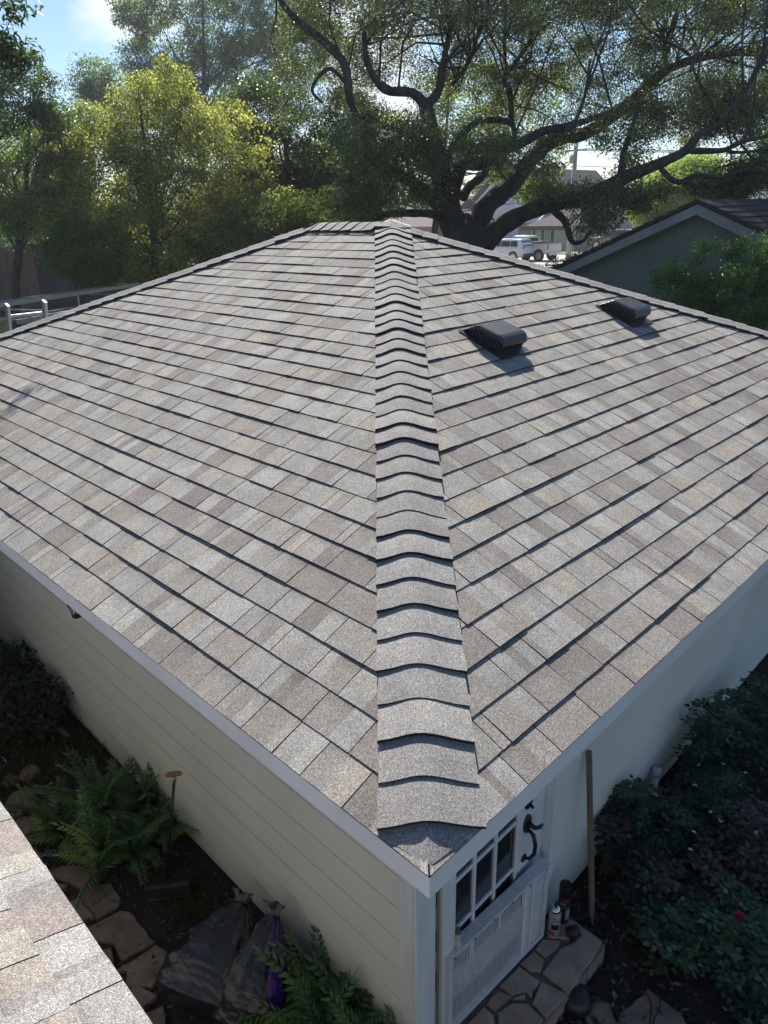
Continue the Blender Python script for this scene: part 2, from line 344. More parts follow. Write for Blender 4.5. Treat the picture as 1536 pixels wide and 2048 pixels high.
tabs += shingle_plane(roof, c0.copy(), eR, uR, nR, lambda s: s/HH, lambda s: 2*A_-s/HH, tot, .1283, keep=infr)
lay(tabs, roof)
# back slopes: the same courses seen from behind
tb = shingle_plane(roof, Vector((2*A_, L_, ZE)), Vector((0, -1, 0)), Vector((-1, 0, MM)).normalized(), Vector((MM, 0, 1)).normalized(), lambda s: s/HH, lambda s: L_-s/HH, tot, .143, keep=lambda p: False)
tb += shingle_plane(roof, Vector((2*A_, L_, ZE)), Vector((-1, 0, 0)), Vector((0, -1, MM)).normalized(), Vector((0, MM, 1)).normalized(), lambda s: s/HH, lambda s: 2*A_-s/HH, tot, .143, keep=lambda p: False)
V = []; F = []; Cc = []
for t in tb:
    b = len(V); V += t[1]; F += [tuple(i+b for i in f) for f in t[2]]; Cc += t[3]
tag(mesh('rear_shingle_field', V, F, M['shingle'], roof, col=Cc), kind='stuff')

def caps(P0, P1, n1, n2, w1, w2, step, s_first, parent, length=None, lift=.012, cut=None, name='hip_cap', smin=0):
    """Bent cap shingles up a hip or along a ridge; n1 and n2 are the normals of the slopes on either side."""
    h = (P1-P0).normalized(); Ltot = (P1-P0).length; s = s_first
    l1 = n1.cross(h); l2 = h.cross(n2)
    if l1.z > 0: l1 = -l1
    if l2.z > 0: l2 = -l2
    mid = (n1+n2).normalized()
    while s < Ltot-.03:
        se = min(s+step+.035, Ltot+.05); us = [-1, -.75, -.5, -.3, -.14, 0, .14, .3, .5, .75, 1]
        th = lift*R.uniform(.75, 1.35); sk = R.uniform(-.004, .004); bow = R.uniform(.0, .008); ww = R.uniform(.985, 1.015)
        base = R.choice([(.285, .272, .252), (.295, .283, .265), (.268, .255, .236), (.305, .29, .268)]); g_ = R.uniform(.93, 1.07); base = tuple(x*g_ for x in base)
        V = []; F = []; Cc = []
        rows = [(s, th), (s+.045, th*.9), (s+step*.75, th*.55+.003), (se, .004)]
        for (sv, hg) in rows:
            for uu in us:
                w = (w1 if uu < 0 else w2)*abs(uu)*ww; l = l1 if uu < 0 else l2; nn = n1 if uu < 0 else n2
                f = min(1, abs(uu)/.6); nn = (mid*(1-f)+nn*f).normalized()
                round_ = .013*math.cos(min(1, abs(uu)/.8)*math.pi/2)**2-.007*max(0, 1-abs(uu)/.22)
                edge = bow*(abs(uu)**2)*(1 if sv < s+.08 else .3)
                V.append(P0+h*(sv+sk*uu*(sv == s))+l*w+nn*(hg+edge+.013)+mid*round_)
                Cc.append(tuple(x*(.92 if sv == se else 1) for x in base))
        m = len(us)
        for r_ in range(len(rows)-1):
            for j in range(m-1): F.append((r_*m+j, r_*m+j+1, (r_+1)*m+j+1, (r_+1)*m+j))
        b = len(V)
        for j in range(m): V.append(V[j]+Vector((0, 0, 0)))
        for j in range(m): V.append(V[j]-mid*(th+.004)+h*.004)
        Cc += [tuple(x*.12 for x in base)]*(2*m)  # cap edges coloured darker to deepen the shadow line beneath
        for j in range(m-1): F.append((b+j, b+m+j, b+m+j+1, b+j+1))
        for j in (0, m-1):
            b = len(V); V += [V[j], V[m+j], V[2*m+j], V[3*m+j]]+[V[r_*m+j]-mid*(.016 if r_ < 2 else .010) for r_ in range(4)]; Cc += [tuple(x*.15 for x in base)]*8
            for r_ in range(3): F.append((b+r_, b+r_+1, b+r_+5, b+r_+4))
        o = mesh(name, V, F, M['shingle'], parent, col=Cc, smooth=False)
        for p in o.data.polygons[:3*(m-1)]: p.use_smooth = True
        s += step
nB = Vector((MM, 0, 1)).normalized(); nF = Vector((0, MM, 1)).normalized()
# corner starter cap trimmed to the eave point
h_ = (r0-c0).normalized(); V = []; F = []
a_, b_ = .185, .03
pts = [c0+Vector((.012, .03, 0)), c0+Vector((.03, .012, 0)), c0+eR*a_+uR*.002, c0+h_*.21+(h_.cross(nR)*-1 if h_.cross(nR).z > 0 else h_.cross(nR))*.165, c0+h_*.21, c0+h_*.21+(nL.cross(h_) if nL.cross(h_).z < 0 else -nL.cross(h_))*.135, c0+eL*.165+uL*.002]
q = [p+Vector((0, 0, .017)) for p in pts]; q[0].z = q[1].z = ZE+.017
mesh('corner_cap', q+[c0+h_*.10+Vector((0, 0, .020))]+[p-Vector((0, 0, .019)) for p in q], [(7, 0, 1), (7, 1, 2), (7, 2, 3), (7, 3, 4), (7, 4, 5), (7, 5, 6), (7, 6, 0), (0, 6, 14, 8), (0, 8, 9, 1), (1, 9, 10, 2)], M['shingle'], roof, col=(.27, .255, .235))
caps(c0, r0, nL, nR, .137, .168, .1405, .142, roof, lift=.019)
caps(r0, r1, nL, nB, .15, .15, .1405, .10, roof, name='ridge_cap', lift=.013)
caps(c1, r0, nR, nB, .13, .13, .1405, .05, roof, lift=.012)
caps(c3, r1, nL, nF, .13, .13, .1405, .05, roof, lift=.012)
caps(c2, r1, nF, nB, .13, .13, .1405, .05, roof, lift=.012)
# peak piece closing the apex
mesh('peak_cap', [r0+Vector(v) for v in ((-.13, -.10, -.005), (.02, -.15, -.02), (.16, -.08, -.03), (.12, .12, .0), (-.14, .12, .0), (.0, .0, .045))], [(5, 0, 1), (5, 1, 2), (5, 2, 3), (5, 3, 4), (5, 4, 0)], M['shingle'], roof, col=(.3, .285, .26))

# fascia, drip line, soffit
FZ0, FZ1 = ZE-.088, ZE-.0025
MB().lohi((.003, .003, FZ0), (.028, L_-.01, FZ1)).go('fascia', M['white'], garage, bevel=.002)
MB().lohi((.029, .003, FZ0), (2*A_-.01, .028, FZ1)).go('fascia', M['white'], garage, bevel=.002)
MB().lohi((2*A_-.028, .029, FZ0), (2*A_-.008, L_-.01, FZ1)).go('fascia', M['white'], garage)
MB().lohi((.029, L_-.03, FZ0), (2*A_-.03, L_-.011, FZ1)).go('fascia', M['white'], garage)
MB().lohi((.03, .03, FZ0+.012), (2*A_-.03, L_-.035, FZ0+.02)).go('soffit', M['white'], garage)
# walls of lap boards
XW, YW, XE, YE = .462, .50, 2*A_-.46, L_-.5
lw = MB().lohi((XW+.02, YW+.02, 0), (XW+.10, YE, FZ0+.01)).go('wall', M['beige'], garage)
rw = MB().lohi((XW+.101, YW+.02, 0), (XE, YW+.10, FZ0+.01)).go('wall', M['beige'], garage)
MB().lohi((XE-.08, YW+.101, 0), (XE, YE, FZ0+.01)).go('wall', M['beige'], garage)
MB().lohi((XW+.101, YE-.08, 0), (XE-.081, YE, FZ0+.01)).go('wall', M['beige'], garage)
z = .06
while z < FZ0-.02:
    z1 = min(z+.195, FZ0+.008); z2_ = z1-.0006
    MB().add([(XW+.004, YW+.083, z+.002), (XW+.004, YE, z+.002), (XW+.003, YE, z2_), (XW+.003, YW+.083, z2_), (XW+.02, YW+.083, z+.002), (XW+.02, YE, z+.002), (XW+.02, YE, z2_), (XW+.02, YW+.083, z2_)],
             [(0, 3, 2, 1), (0, 1, 5, 4), (3, 7, 6, 2), (0, 4, 7, 3), (7, 4, 5, 6)]).go('siding_board', M['beige'], lw)
    z = z1
MB().lohi((1.56, YW+.004, .06), (XE, YW+.02, FZ0+.008)).go('wall_panel', M['beige'], rw)
MB().lohi((XW-.0, YW-.0, 0.0), (XW+.02, YW+.082, FZ0)).go('corner_board', M['white_wood'], garage, bevel=.002)
MB().lohi((XW+.001, YW-.020, 0.0), (.585, YW-.001, FZ0)).go('corner_board', M['white_wood'], garage, bevel=.002)
ws = MB().lohi((.586, YW-.004, 0), (.629, YW+.018, FZ0)).go('gap_strip', M['bare'], garage)
for zz in (.45, .72, 1.0, 1.3, 1.62): MB().lohi((.604, YW-.0065, zz), (.609, YW-.0045, zz+.13)).go('crack', M['dark'], ws)
MB().lohi((.63, YW-.022, 0.12), (.718, YW+.018, FZ0)).go('door_casing', M['white_wood'], garage, bevel=.002)
MB().lohi((1.462, YW-.022, 0.12), (1.555, YW+.018, FZ0)).go('door_casing', M['white_wood'], garage, bevel=.002)
MB().lohi((.555, YW-.0, .0), (1.56, YW+.02, .119)).go('door_sill', M['white'], garage)
# nine-light door
door = MB(); DY = YW+.004
cx = [.735, .884, 1.045, 1.210]; rz_ = [.40, .712, 1.020, 1.328]; bar = .011
door.lohi((.719, DY, .125), (cx[0], DY+.035, 1.99)).lohi((cx[3], DY, .125), (1.461, DY+.035, 1.99))
door.lohi((cx[0], DY, .125), (cx[3], DY+.035, rz_[0])).lohi((cx[0], DY, rz_[3]), (cx[3], DY+.035, 1.99))
door = door.go('door', M['white'], garage)
for c in cx[1:3]: MB().lohi((c-bar, DY-.004, rz_[0]), (c+bar, DY+.02, rz_[3])).go('muntin', M['white'], door, bevel=.003)
for r_ in rz_[1:3]:
    for i in range(3): MB().lohi((cx[i]+(bar if i else 0)+.0005, DY-.003, r_-bar), (cx[i+1]-(bar if i < 2 else 0)-.0005, DY+.019, r_+bar)).go('muntin', M['white'], door, bevel=.003)
for a, b in (((cx[0]-.014, rz_[0]), (cx[0]+.006, rz_[3])), ((cx[3]-.006, rz_[0]), (cx[3]+.014, rz_[3]))):
    MB().lohi((a[0], DY-.010, a[1]), (b[0], DY-.001, b[1])).go('glazing_stop', M['white'], door, bevel=.003)
for i in range(3):
    for j in range(3): MB().lohi((cx[i]+.002, DY+.007, rz_[j]), (cx[i+1]-.002, DY+.010, rz_[j+1])).go('pane', M['glass'], door)
MB().lohi((cx[0]+.001, DY+.0115, rz_[0]+.001), (cx[3]-.001, DY+.0135, rz_[3]-.001)).go('dark_backing', M['dark'], door)
MB().lathe([(.001, -.012), (.028, -.012), (.030, 0), (.030, .004)], (1.303, DY-.004, 1.075), axis=(0, -1, 0)).tube([(1.303, DY-.01, 1.075), (1.303, DY-.034, 1.065)], .008).go('deadbolt', M['bronze'], door, smooth=True)
hb = MB(); hb.prism([(1.303+.031*math.cos(t), DY, .945+.058*math.sin(t)) for t in [i*math.pi/8 for i in range(16)]], (0, -.010, 0))
hb.tube([(1.303, DY-.005, .955), (1.305, DY-.045, .945), (1.33, DY-.055, .935), (1.36, DY-.055, .932)], [.012, .012, .010, .008])
hb.tube([(1.303, DY-.008, .915), (1.30, DY-.045, .90), (1.297, DY-.062, .85), (1.295, DY-.06, .79), (1.293, DY-.035, .74), (1.293, DY-.006, .725)], [.009, .011, .011, .010, .009, .008])
hb.lathe([(.001, -.001), (.022, -.001), (.022, .006), (.001, .008)], (1.293, DY-.002, .72), axis=(0, -1, 0))
hb.go('door_handle', M['bronze'], door, smooth=True)
for xx in (1.475, 1.49): MB().lohi((xx, YW-.030, .15), (xx+.008, YW-.0225, FZ0-.02)).go('casing_bead', M['white_wood'], garage)

# louvred attic vents on the right slope
def vent(x0, s0, w=.268, l=.33):
    v = MB(); o_ = c0; P = lambda x, s, hgt: o_+eR*x+uR*s+nR*hgt
    v.add([P(x0-.035, s0-.055, .013), P(x0+w+.035, s0-.055, .013), P(x0+w+.035, s0+l+.01, .014), P(x0-.035, s0+l+.01, .014),
           P(x0-.035, s0-.055, .010), P(x0+w+.035, s0-.055, .010), P(x0+w+.035, s0+l+.01, .010), P(x0-.035, s0+l+.01, .010)], [(0, 1, 2, 3), (0, 4, 5, 1), (1, 5, 6, 2), (3, 2, 6, 7), (0, 3, 7, 4)])
    root = v.go('roof_vent', M['vent'], roof)
    prof = [(l, .015), (l*.68, .112), (.045, .128), (.018, .124), (.000, .108), (-.008, .088), (-.009, .066)]
    hd = MB(); n_ = len(prof)
    V = [P(x, s0+s, hg) for x in (x0-.004, x0+.006, x0+w-.006, x0+w+.004) for (s, hg) in [(a, b-(.007 if x in (x0-.004, x0+w+.004) else 0)) for a, b in prof]]
    F = [(k*n_+i, (k+1)*n_+i, (k+1)*n_+i+1, k*n_+i+1) for k in range(3) for i in range(n_-1)]
    hd.add(V, F)
    for x in (x0-.004, x0+w+.004):            # side skirt under the lip
        hd.add([P(x, s0+s, hg-.007) for s, hg in prof[:5]]+[P(x, s0+s, max(.012, hg-.03)) for s, hg in prof[:5]], [(i, i+1, i+6, i+5) for i in range(4)])
    hd.go('hood', M['vent'], root)
    MB().add([P(x0+.012, s0+.022, .012), P(x0+w-.012, s0+.022, .012), P(x0+w-.012, s0+l-.03, .012), P(x0+.012, s0+l-.03, .012), P(x0+.012, s0+.022, .10), P(x0+w-.012, s0+.022, .10), P(x0+w-.012, s0+l*.66, .10), P(x0+.012, s0+l*.66, .10)],
             [(0, 1, 5, 4), (1, 2, 6, 5), (3, 0, 4, 7), (4, 5, 6, 7)]).go('vent_core', M['dark'], root)
    lv = MB()
    for side in (x0-.002, x0+w+.002):
        for i in range(11):
            s = .012+i*(l-.07)/10.5; top = .10 if s < l*.68 else .105*(l-s)/(l*.32)
            if top > .03: lv.prism([P(side-.003, s0+s, .012), P(side+.003, s0+s, .012), P(side+.003, s0+s, top), P(side-.003, s0+s, top)], uR*.011)
    for i in range(17):
        x = x0+.004+i*(w-.012)/16; lv.prism([P(x, s0+.012, .012), P(x+.006, s0+.012, .012), P(x+.006, s0-.006, .075), P(x, s0-.006, .075)], uR*.006)
    lv.prism([P(x0, s0+.004, .012), P(x0, s0+.010, .012), P(x0, s0+.010, .020), P(x0, s0+.004, .020)], eR*w)
    tag(lv.go('louvres', M['vent'], root), kind='stuff')
vent(2.805, 1.867*HH+.01)
vent(4.572, 1.845*HH+.01)
# lantern under the left eave
lp = onx(165, 1236, XW-.06); lan = MB(); lx, ly, lz = XW, lp.y, min(lp.z, 1.95)+.065
lan.box((lx-.006, ly, lz+.02), (.012, .09, .14)).tube([(lx-.01, ly, lz+.05), (lx-.07, ly, lz+.09), (lx-.09, ly, lz+.05)], .006)
lan.lathe([(.001, .035), (.045, .02), (.05, .012), (.04, .01), (.001, .01)], (lx-.09, ly, lz+.04), 12)
for i in range(6):
    t = i*math.pi/3; lan.tube([(lx-.09+.04*math.cos(t), ly+.04*math.sin(t), lz+.05), (lx-.09+.03*math.cos(t), ly+.03*math.sin(t), lz-.03)], .003, 5)
lan.lathe([(.001, 0), (.03, 0), (.03, .01), (.001, .01)], (lx-.09, ly, lz-.04), 12)
lan.go('wall_lantern', M['bronze'], garage)

# ================================================================== the low metal panel standing in front of the door
pn = thing('vent_panel', 'white metal screen panel with mesh grilles standing against the lower half of the door', 'panel')
PL = Vector((.655, .462, .12)); PR_ = Vector((1.405, .418, .12)); ex = (PR_-PL).normalized(); PW = (PR_-PL).length; PH = .53; ez = Vector((0, 0, 1)); ey = ex.cross(ez)*-1  # ey towards the door
if ey.y < 0: ey = -ey
def PB(b, x0, x1, z0, z1, y0=0, y1=.012):
    q = [PL+ex*x+ez*z_+ey*y for x in (x0, x1) for y in (y0, y1) for z_ in (z0, z1)]
    return b.add(q, [(0, 1, 3, 2), (4, 6, 7, 5), (0, 4, 5, 1), (2, 3, 7, 6), (0, 2, 6, 4), (1, 5, 7, 3)])
fw = .026
PB(MB(), 0, fw, 0, PH, -.008, .02).go('frame_bar', M['alum'], pn, bevel=.002)
PB(MB(), PW-fw, PW, 0, PH, -.008, .02).go('frame_bar', M['alum'], pn, bevel=.002)
PB(MB(), fw, PW-fw, 0, fw, -.0075, .02).go('frame_bar', M['alum'], pn, bevel=.002)
PB(MB(), fw, PW-fw, PH-fw*.6, PH, -.0075, .02).go('frame_bar', M['alum'], pn, bevel=.002)
PB(MB(), -.004, PW+.004, PH+.0005, PH+.006, -.010, .052).go('top_ledge', M['alum'], pn, bevel=.002)
for i in range(6): MB().lathe([(.001, 0), (.005, 0), (.004, .003), (.001, .003)], PL+ex*(.03+i*(PW-.06)/5)+ez*(PH-.008)-ey*.009, 8, axis=-ey).go('screw', M['bronze'], pn)
gx0, gx1 = fw+.004, PW*.74
rb = MB(); k = gx0
def band(z_): return (.055 < z_ < .20) or (PH-.13 < z_ < PH-.035)
for (za, zb) in ((fw, .055), (.20, PH-.13), (PH-.035, PH-fw*.6)): PB(rb, gx0, gx1, za, zb, .008, .010)
PB(rb, gx1, PW-fw, fw, PH-fw*.6, .009, .011)
i = 0
while k < gx1:
    PB(rb, k, k+.005, fw, PH-fw*.6, .0035, .0078); k += .0165
rb.go('ribbed_sheet', M['alum'], pn)
PB(MB(), gx1+.002, gx1+.03, fw, PH-fw*.6, .000, .0085).go('upright', M['white_wood'], pn)
PB(MB(), gx1+.07, gx1+.085, fw, PH-fw*.6, .001, .0085).go('upright', M['white_wood'], pn)
for (xa, xb) in ((PW*.20, PW*.235), (PW*.47, PW*.505), (gx1-.018, gx1)): PB(MB(), xa, xb, PH-.13, PH-.035, .001, .003).go('grille_divider', M['alum'], pn)
PB(MB(), gx0, PW-fw, fw, PH-fw*.6, .022, .024).go('back_board', M['dark'], pn)
gr = MB()
for (za, zb) in ((.055, .20), (PH-.13, PH-.035)):
    z = za
    while z < zb:
        PB(gr, gx0, gx1 if za < .1 else gx1-.018, z, z+.0022, .0085, .0100); z += .0065
    k = gx0
    while k < gx1: PB(gr, k, k+.002, za, zb, .0102, .0115); k += .0083
tag(gr.go('mesh_grille', M['alum'], pn), kind='stuff')
# bottle on the ledge
bp = PL+ex*.075+ey*.014+ez*(PH+.007)
bt = thing('small_bottle', 'small cloudy white bottle standing on the ledge of the screen panel', 'bottle')
MB().lathe([(.001, 0), (.0145, 0), (.016, .004), (.016, .045), (.013, .052), (.016, .058), (.0165, .075), (.012, .083), (.001, .083)], bp, 16).go('bottle_body', M['bottle'], bt, smooth=True)
MB().lathe([(.011, .0835), (.013, .087), (.011, .112), (.006, .120), (.001, .120)], bp, 12).go('nozzle', M['clearfilm'], bt, smooth=True)

# ================================================================== HOUSE under the camera (its eave crosses the corner of the photo)
house = thing('house', 'house with sunlit pale grey shingle eave running past the flagstone path', 'house')
HX, HZ = -.686, 1.90
PALX = [(.315, .308, .29), (.31, .275, .24), (.285, .25, .225), (.32, .31, .295), (.30, .27, .25), (.27, .25, .235), (.33, .31, .27)]
hr = MB(); hL = 3.2
p = [Vector((HX, -4, HZ)), Vector((HX, 7, HZ)), Vector((HX-hL, 7, HZ+hL*.42)), Vector((HX-hL, -4, HZ+hL*.42))]
hr.add(p+[v-Vector((0, 0, .03)) for v in p], [(0, 1, 2, 3), (0, 4, 5, 1), (1, 5, 6, 2), (7, 6, 5, 4), (3, 2, 6, 7), (0, 3, 7, 4)])
hr = hr.go('roof', M['felt'], house)
hu = Vector((-1, 0, .42)).normalized(); hn = Vector((.42, 0, 1)).normalized()
R.seed(21)
tb = shingle_plane(hr, Vector((HX+.008, 0, HZ)), Vector((0, 1, 0)), hu, hn, lambda s: -2.0, lambda s: 5.0, 1.6, .143, keep=infr, tabw=(.13, .30))
lay(tb, hr)
MB().lohi((HX-.03, -4, HZ-.17), (HX-.012, 7, HZ-.032)).go('fascia', M['white'], house)
MB().lohi((HX-.42, -3.9, 0), (HX-.40, 6.9, HZ-.032)).go('wall', M['beige'], house)
MB().lohi((HX-3.4, -3.9, 0), (HX-.43, -3.85, HZ)).go('wall', M['beige'], house)
MB().lohi((HX-3.4, 6.85, 0), (HX-.43, 6.9, HZ)).go('wall', M['beige'], house)
MB().lohi((HX-.40, -3.9, HZ-.05), (HX-.031, 6.9, HZ-.035)).go('soffit', M['white'], house)

# ================================================================== leaf tools
def leafmass(name, P, N, Dv, ln, wd, cols, m, parent, kind=None, fold=.18):
    """One mesh of many separate leaves: P centres, N leaf normals, Dv leaf directions."""
    n = len(P); D = Dv/np.linalg.norm(Dv, axis=1)[:, None]
    N = N-D*np.sum(N*D, 1)[:, None]; N /= np.linalg.norm(N, axis=1)[:, None]+1e-9; S = np.cross(N, D)
    ln = np.broadcast_to(ln, n)[:, None]; wd = np.broadcast_to(wd, n)[:, None]
    V = np.empty((n, 4, 3)); V[:, 0] = P-D*ln*.5; V[:, 1] = P+S*wd*.5-D*ln*.05+N*wd*fold; V[:, 2] = P+D*ln*.5; V[:, 3] = P-S*wd*.5-D*ln*.05+N*wd*fold
    me = bpy.data.meshes.new(name); me.vertices.add(4*n); me.vertices.foreach_set('co', V.astype(np.float32).ravel())
    b = np.arange(n)*4; F = np.stack([b, b+1, b+2, b, b+2, b+3], 1).ravel()
    me.loops.add(6*n); me.loops.foreach_set('vertex_index', F.astype(np.int32))
    me.polygons.add(2*n); me.polygons.foreach_set('loop_start', (np.arange(2*n)*3).astype(np.int32)); me.polygons.foreach_set('loop_total', np.full(2*n, 3, np.int32))
    me.update(calc_edges=True)
    a = me.color_attributes.new('col', 'FLOAT_COLOR', 'POINT'); c = np.ones((n, 4, 4), np.float32); c[:, :, :3] = np.asarray(cols)[:, None, :]
    a.data.foreach_set('color', c.ravel()); me.materials.append(m)
    o = put(bpy.data.objects.new(name, me), parent)
    if kind: o['kind'] = kind
    return o
def colours(n, pal, sp=.18):
    pal = np.array(pal); c = pal[NR.randint(0, len(pal), n)]*1.15; return np.clip(c*(1+NR.uniform(-sp, sp, (n, 1))), 0, 1)
def clumps(C, rr, per, flat=.7):
    """Leaves scattered about clump centres."""
    C = np.asarray(C); k = len(C); per = np.broadcast_to(per, k).astype(int); idx = np.repeat(np.arange(k), per)
    v = NR.normal(size=(len(idx), 3)); v /= np.linalg.norm(v, axis=1)[:, None]; v *= (NR.uniform(0, 1, (len(idx), 1))**.45)
    v[:, 2] *= flat
    return C[idx]+v*np.broadcast_to(rr, k)[idx][:, None], v, idx
def crown(name, C, rr, per, ln, wd, pal, m, parent, flat=.7, droop=.3, kind=None):
    P, v, idx = clumps(C, rr, per, flat); n = len(P)
    N = NR.normal(size=(n, 3))*.7+np.array([0, 0, .8])+v*.4; D = NR.normal(size=(n, 3))+v*1.2; D[:, 2] -= droop
    tone = NR.uniform(.75, 1.25, len(C))[idx][:, None]
    return leafmass(name, P, N, D, NR.uniform(.7, 1.25, n)*ln, NR.uniform(.75, 1.2, n)*wd, np.clip(colours(n, pal)*tone, 0, 1), m, parent, kind)

# ================================================================== ALLEY on the left: path, ferns, bags, tools
o = MB().add([(HX-.40, -4, .004), (XW, -4, .004), (XW, 7, .004), (HX-.40, 7, .004)], [(0, 1, 2, 3)]).go('soil', M['soil']); tag(o, kind='structure')
def stone(pts, parent, z0, z1, m, name='flagstone', inset=.006, rag=.006):
    P = [Vector((p.x, p.y, 0)) for p in pts]
    ar = sum(P[i].x*P[(i+1) % len(P)].y-P[(i+1) % len(P)].x*P[i].y for i in range(len(P)))
    if ar < 0: P.reverse()
    Q = []
    for i, p in enumerate(P):                                   # subdivide the outline and roughen it
        q = P[(i+1) % len(P)]; n = max(1, int((q-p).length/.045))
        for k in range(n): Q.append(p.lerp(q, k/n)+Vector((R.uniform(-rag, rag), R.uniform(-rag, rag), 0)))
    c = sum(Q, Vector())/len(Q); n = len(Q)
    V = [Vector((q.x, q.y, z0)) for q in Q]+[Vector((q.x, q.y, z1-.006)) for q in Q]+[q+(c-q).normalized()*inset+Vector((0, 0, z1+R.uniform(-.0015, .0015))) for q in Q]+[c+Vector((0, 0, z1+.001))]
    F = [(i, (i+1) % n, (i+1) % n+n, i+n) for i in range(n)]+[(i+n, (i+1) % n+n, (i+1) % n+2*n, i+2*n) for i in range(n)]+[(i+2*n, (i+1) % n+2*n, 3*n) for i in range(n)]
    return mesh(name, V, F, m, parent)
path = thing('flagstone_path', 'dark brown flagstone path in the soil beside the pale shingle eave', 'path'); tag(path, kind='structure')
c8 = lambda L: [onz(x/3.84, 1640+y/3.84, .035) for x, y in L]
for k, L in enumerate([[(610, 580), (640, 520), (850, 470), (930, 580), (910, 650), (735, 755)],
          [(665, 820), (740, 775), (930, 680), (1000, 690), (1180, 930), (930, 1065), (870, 940), (800, 930), (700, 890)],
          [(870, 1160), (1190, 950), (1280, 1000), (1260, 1110), (1170, 1270), (960, 1280), (970, 1150)],
          [(500, 640), (600, 590), (720, 740), (600, 765), (560, 740)], [(345, 400), (540, 470), (620, 510), (800, 420), (760, 380), (560, 340), (400, 360)],
          [(1000, 1300), (1060, 1275), (1200, 1340), (1080, 1450)], [(1110, 1480), (1250, 1420), (1320, 1760), (1200, 1800)],
          [(770, 1000), (850, 980), (880, 1080), (840, 1140)], [(380, 480), (520, 490), (430, 560)], [(185, 130), (240, 100), (235, 200), (190, 200)],
          [(205, 210), (280, 200), (320, 300), (250, 310)], [(30, -120), (120, -150), (170, -60), (90, -20)], [(110, 0), (190, -40), (240, 40), (130, 80)], [(150, -150), (230, -190), (270, -110), (190, -80)]]):
    stone(c8(L), path, .0, .032+R.uniform(-.006, .008), M['flag'])

def frond_mesh(ln, pairs, up=.5, pw=.075):
    """One fern frond: arched stalk with pointed leaflets; returned as mesh data."""
    V = []; F = []; Cc = []
    pts = []
    for i in range(pairs+2):
        t = i/(pairs+1); pts.append(Vector((ln*t*math.cos(up*(1-t)), 0, ln*(.62*t*math.sin(up+.5)-.42*t*t))))
    b = len(V)
    for i, p in enumerate(pts): V += [p+Vector((0, .0025*(1-i/len(pts)), 0)), p-Vector((0, .0025*(1-i/len(pts)), 0)), p-Vector((0, 0, .004))]; Cc += [(.05, .06, .02)]*3
    for i in range(len(pts)-1):
        q = b+3*i; F += [(q, q+1, q+4, q+3), (q, q+3, q+5, q+2), (q+1, q+2, q+5, q+4)]
    for i in range(1, pairs+2):
        t = i/(pairs+1); p = pts[i]; L = pw*(math.sin(min(1, t*1.25+.12)*math.pi*.86)*.9+.25)
        for sgn in (1, -1):
            if i == pairs+1 and sgn == -1: continue
            d = Vector((.55+.4*t, sgn*1.0, -.28)).normalized() if i <= pairs else Vector((1, 0, -.4)).normalized()
            w = Vector((1, -sgn*.4, 0)).normalized()*L*.27; L2 = L*R.uniform(.85, 1.1); tw = Vector((0, 0, R.uniform(-.2, .5)*L*.25))
            b = len(V); V += [p, p+d*L2*.35+w+tw*.5, p+d*L2*.4-w*.85-Vector((0, 0, .003)), p+d*L2+Vector((L*.18, 0, -L*.10)), p+d*L2*.38+Vector((0, 0, .006))]
            g = R.uniform(.8, 1.2); Cc += [(g, g, g)]*5; F += [(b, b+1, b+4), (b+1, b+3, b+4), (b, b+4, b+2), (b+4, b+3, b+2)]
    return V, F, Cc
FR = []
R.seed(5)
for ln, pr_, up, pw in ((.40, 13, .75, .075), (.34, 11, .95, .07), (.44, 14, .55, .08), (.30, 10, .4, .065)):
    V, F, Cc = frond_mesh(ln, pr_, up, pw)
    for tone in ((.075, .15, .045), (.10, .19, .05), (.05, .11, .04), (.26, .34, .09)):
        me = bpy.data.meshes.new('frond'); me.from_pydata([tuple(v) for v in V], [], F)
        a = me.color_attributes.new('col', 'FLOAT_COLOR', 'POINT'); arr = np.ones((len(V), 4), np.float32); arr[:, :3] = np.array(Cc)*np.array(tone); arr[:18*0+3*(pr_+2), :3] = (.04, .045, .015)
        a.data.foreach_set('color', arr.ravel()); me.materials.append(M['fern']); FR.append((me, tone))
def fern(x, y, n, label, s=1.0, z=.0, light=0.15):
    t = thing('fern', label, 'fern', (x, y, z), R.uniform(0, 6), 'ferns along the left wall')
    for i in range(n):
        cand = [m_ for m_, tn in FR if (tn[0] > .1) == (R.random() < light)]
        fo = bpy.data.objects.new('frond', R.choice(cand)); put(fo, t); az = i*2.4+R.uniform(-.3, .3)
        fo.rotation_euler = (R.uniform(-.25, .25), R.uniform(-.75, -.05) if i % 3 else R.uniform(-1.1, -.6), az); k = s*R.uniform(.75, 1.15); fo.scale = (k, k, k)
        fo.location = (R.uniform(-.03, .03), R.uniform(-.03, .03), R.uniform(0, .05))
    return t
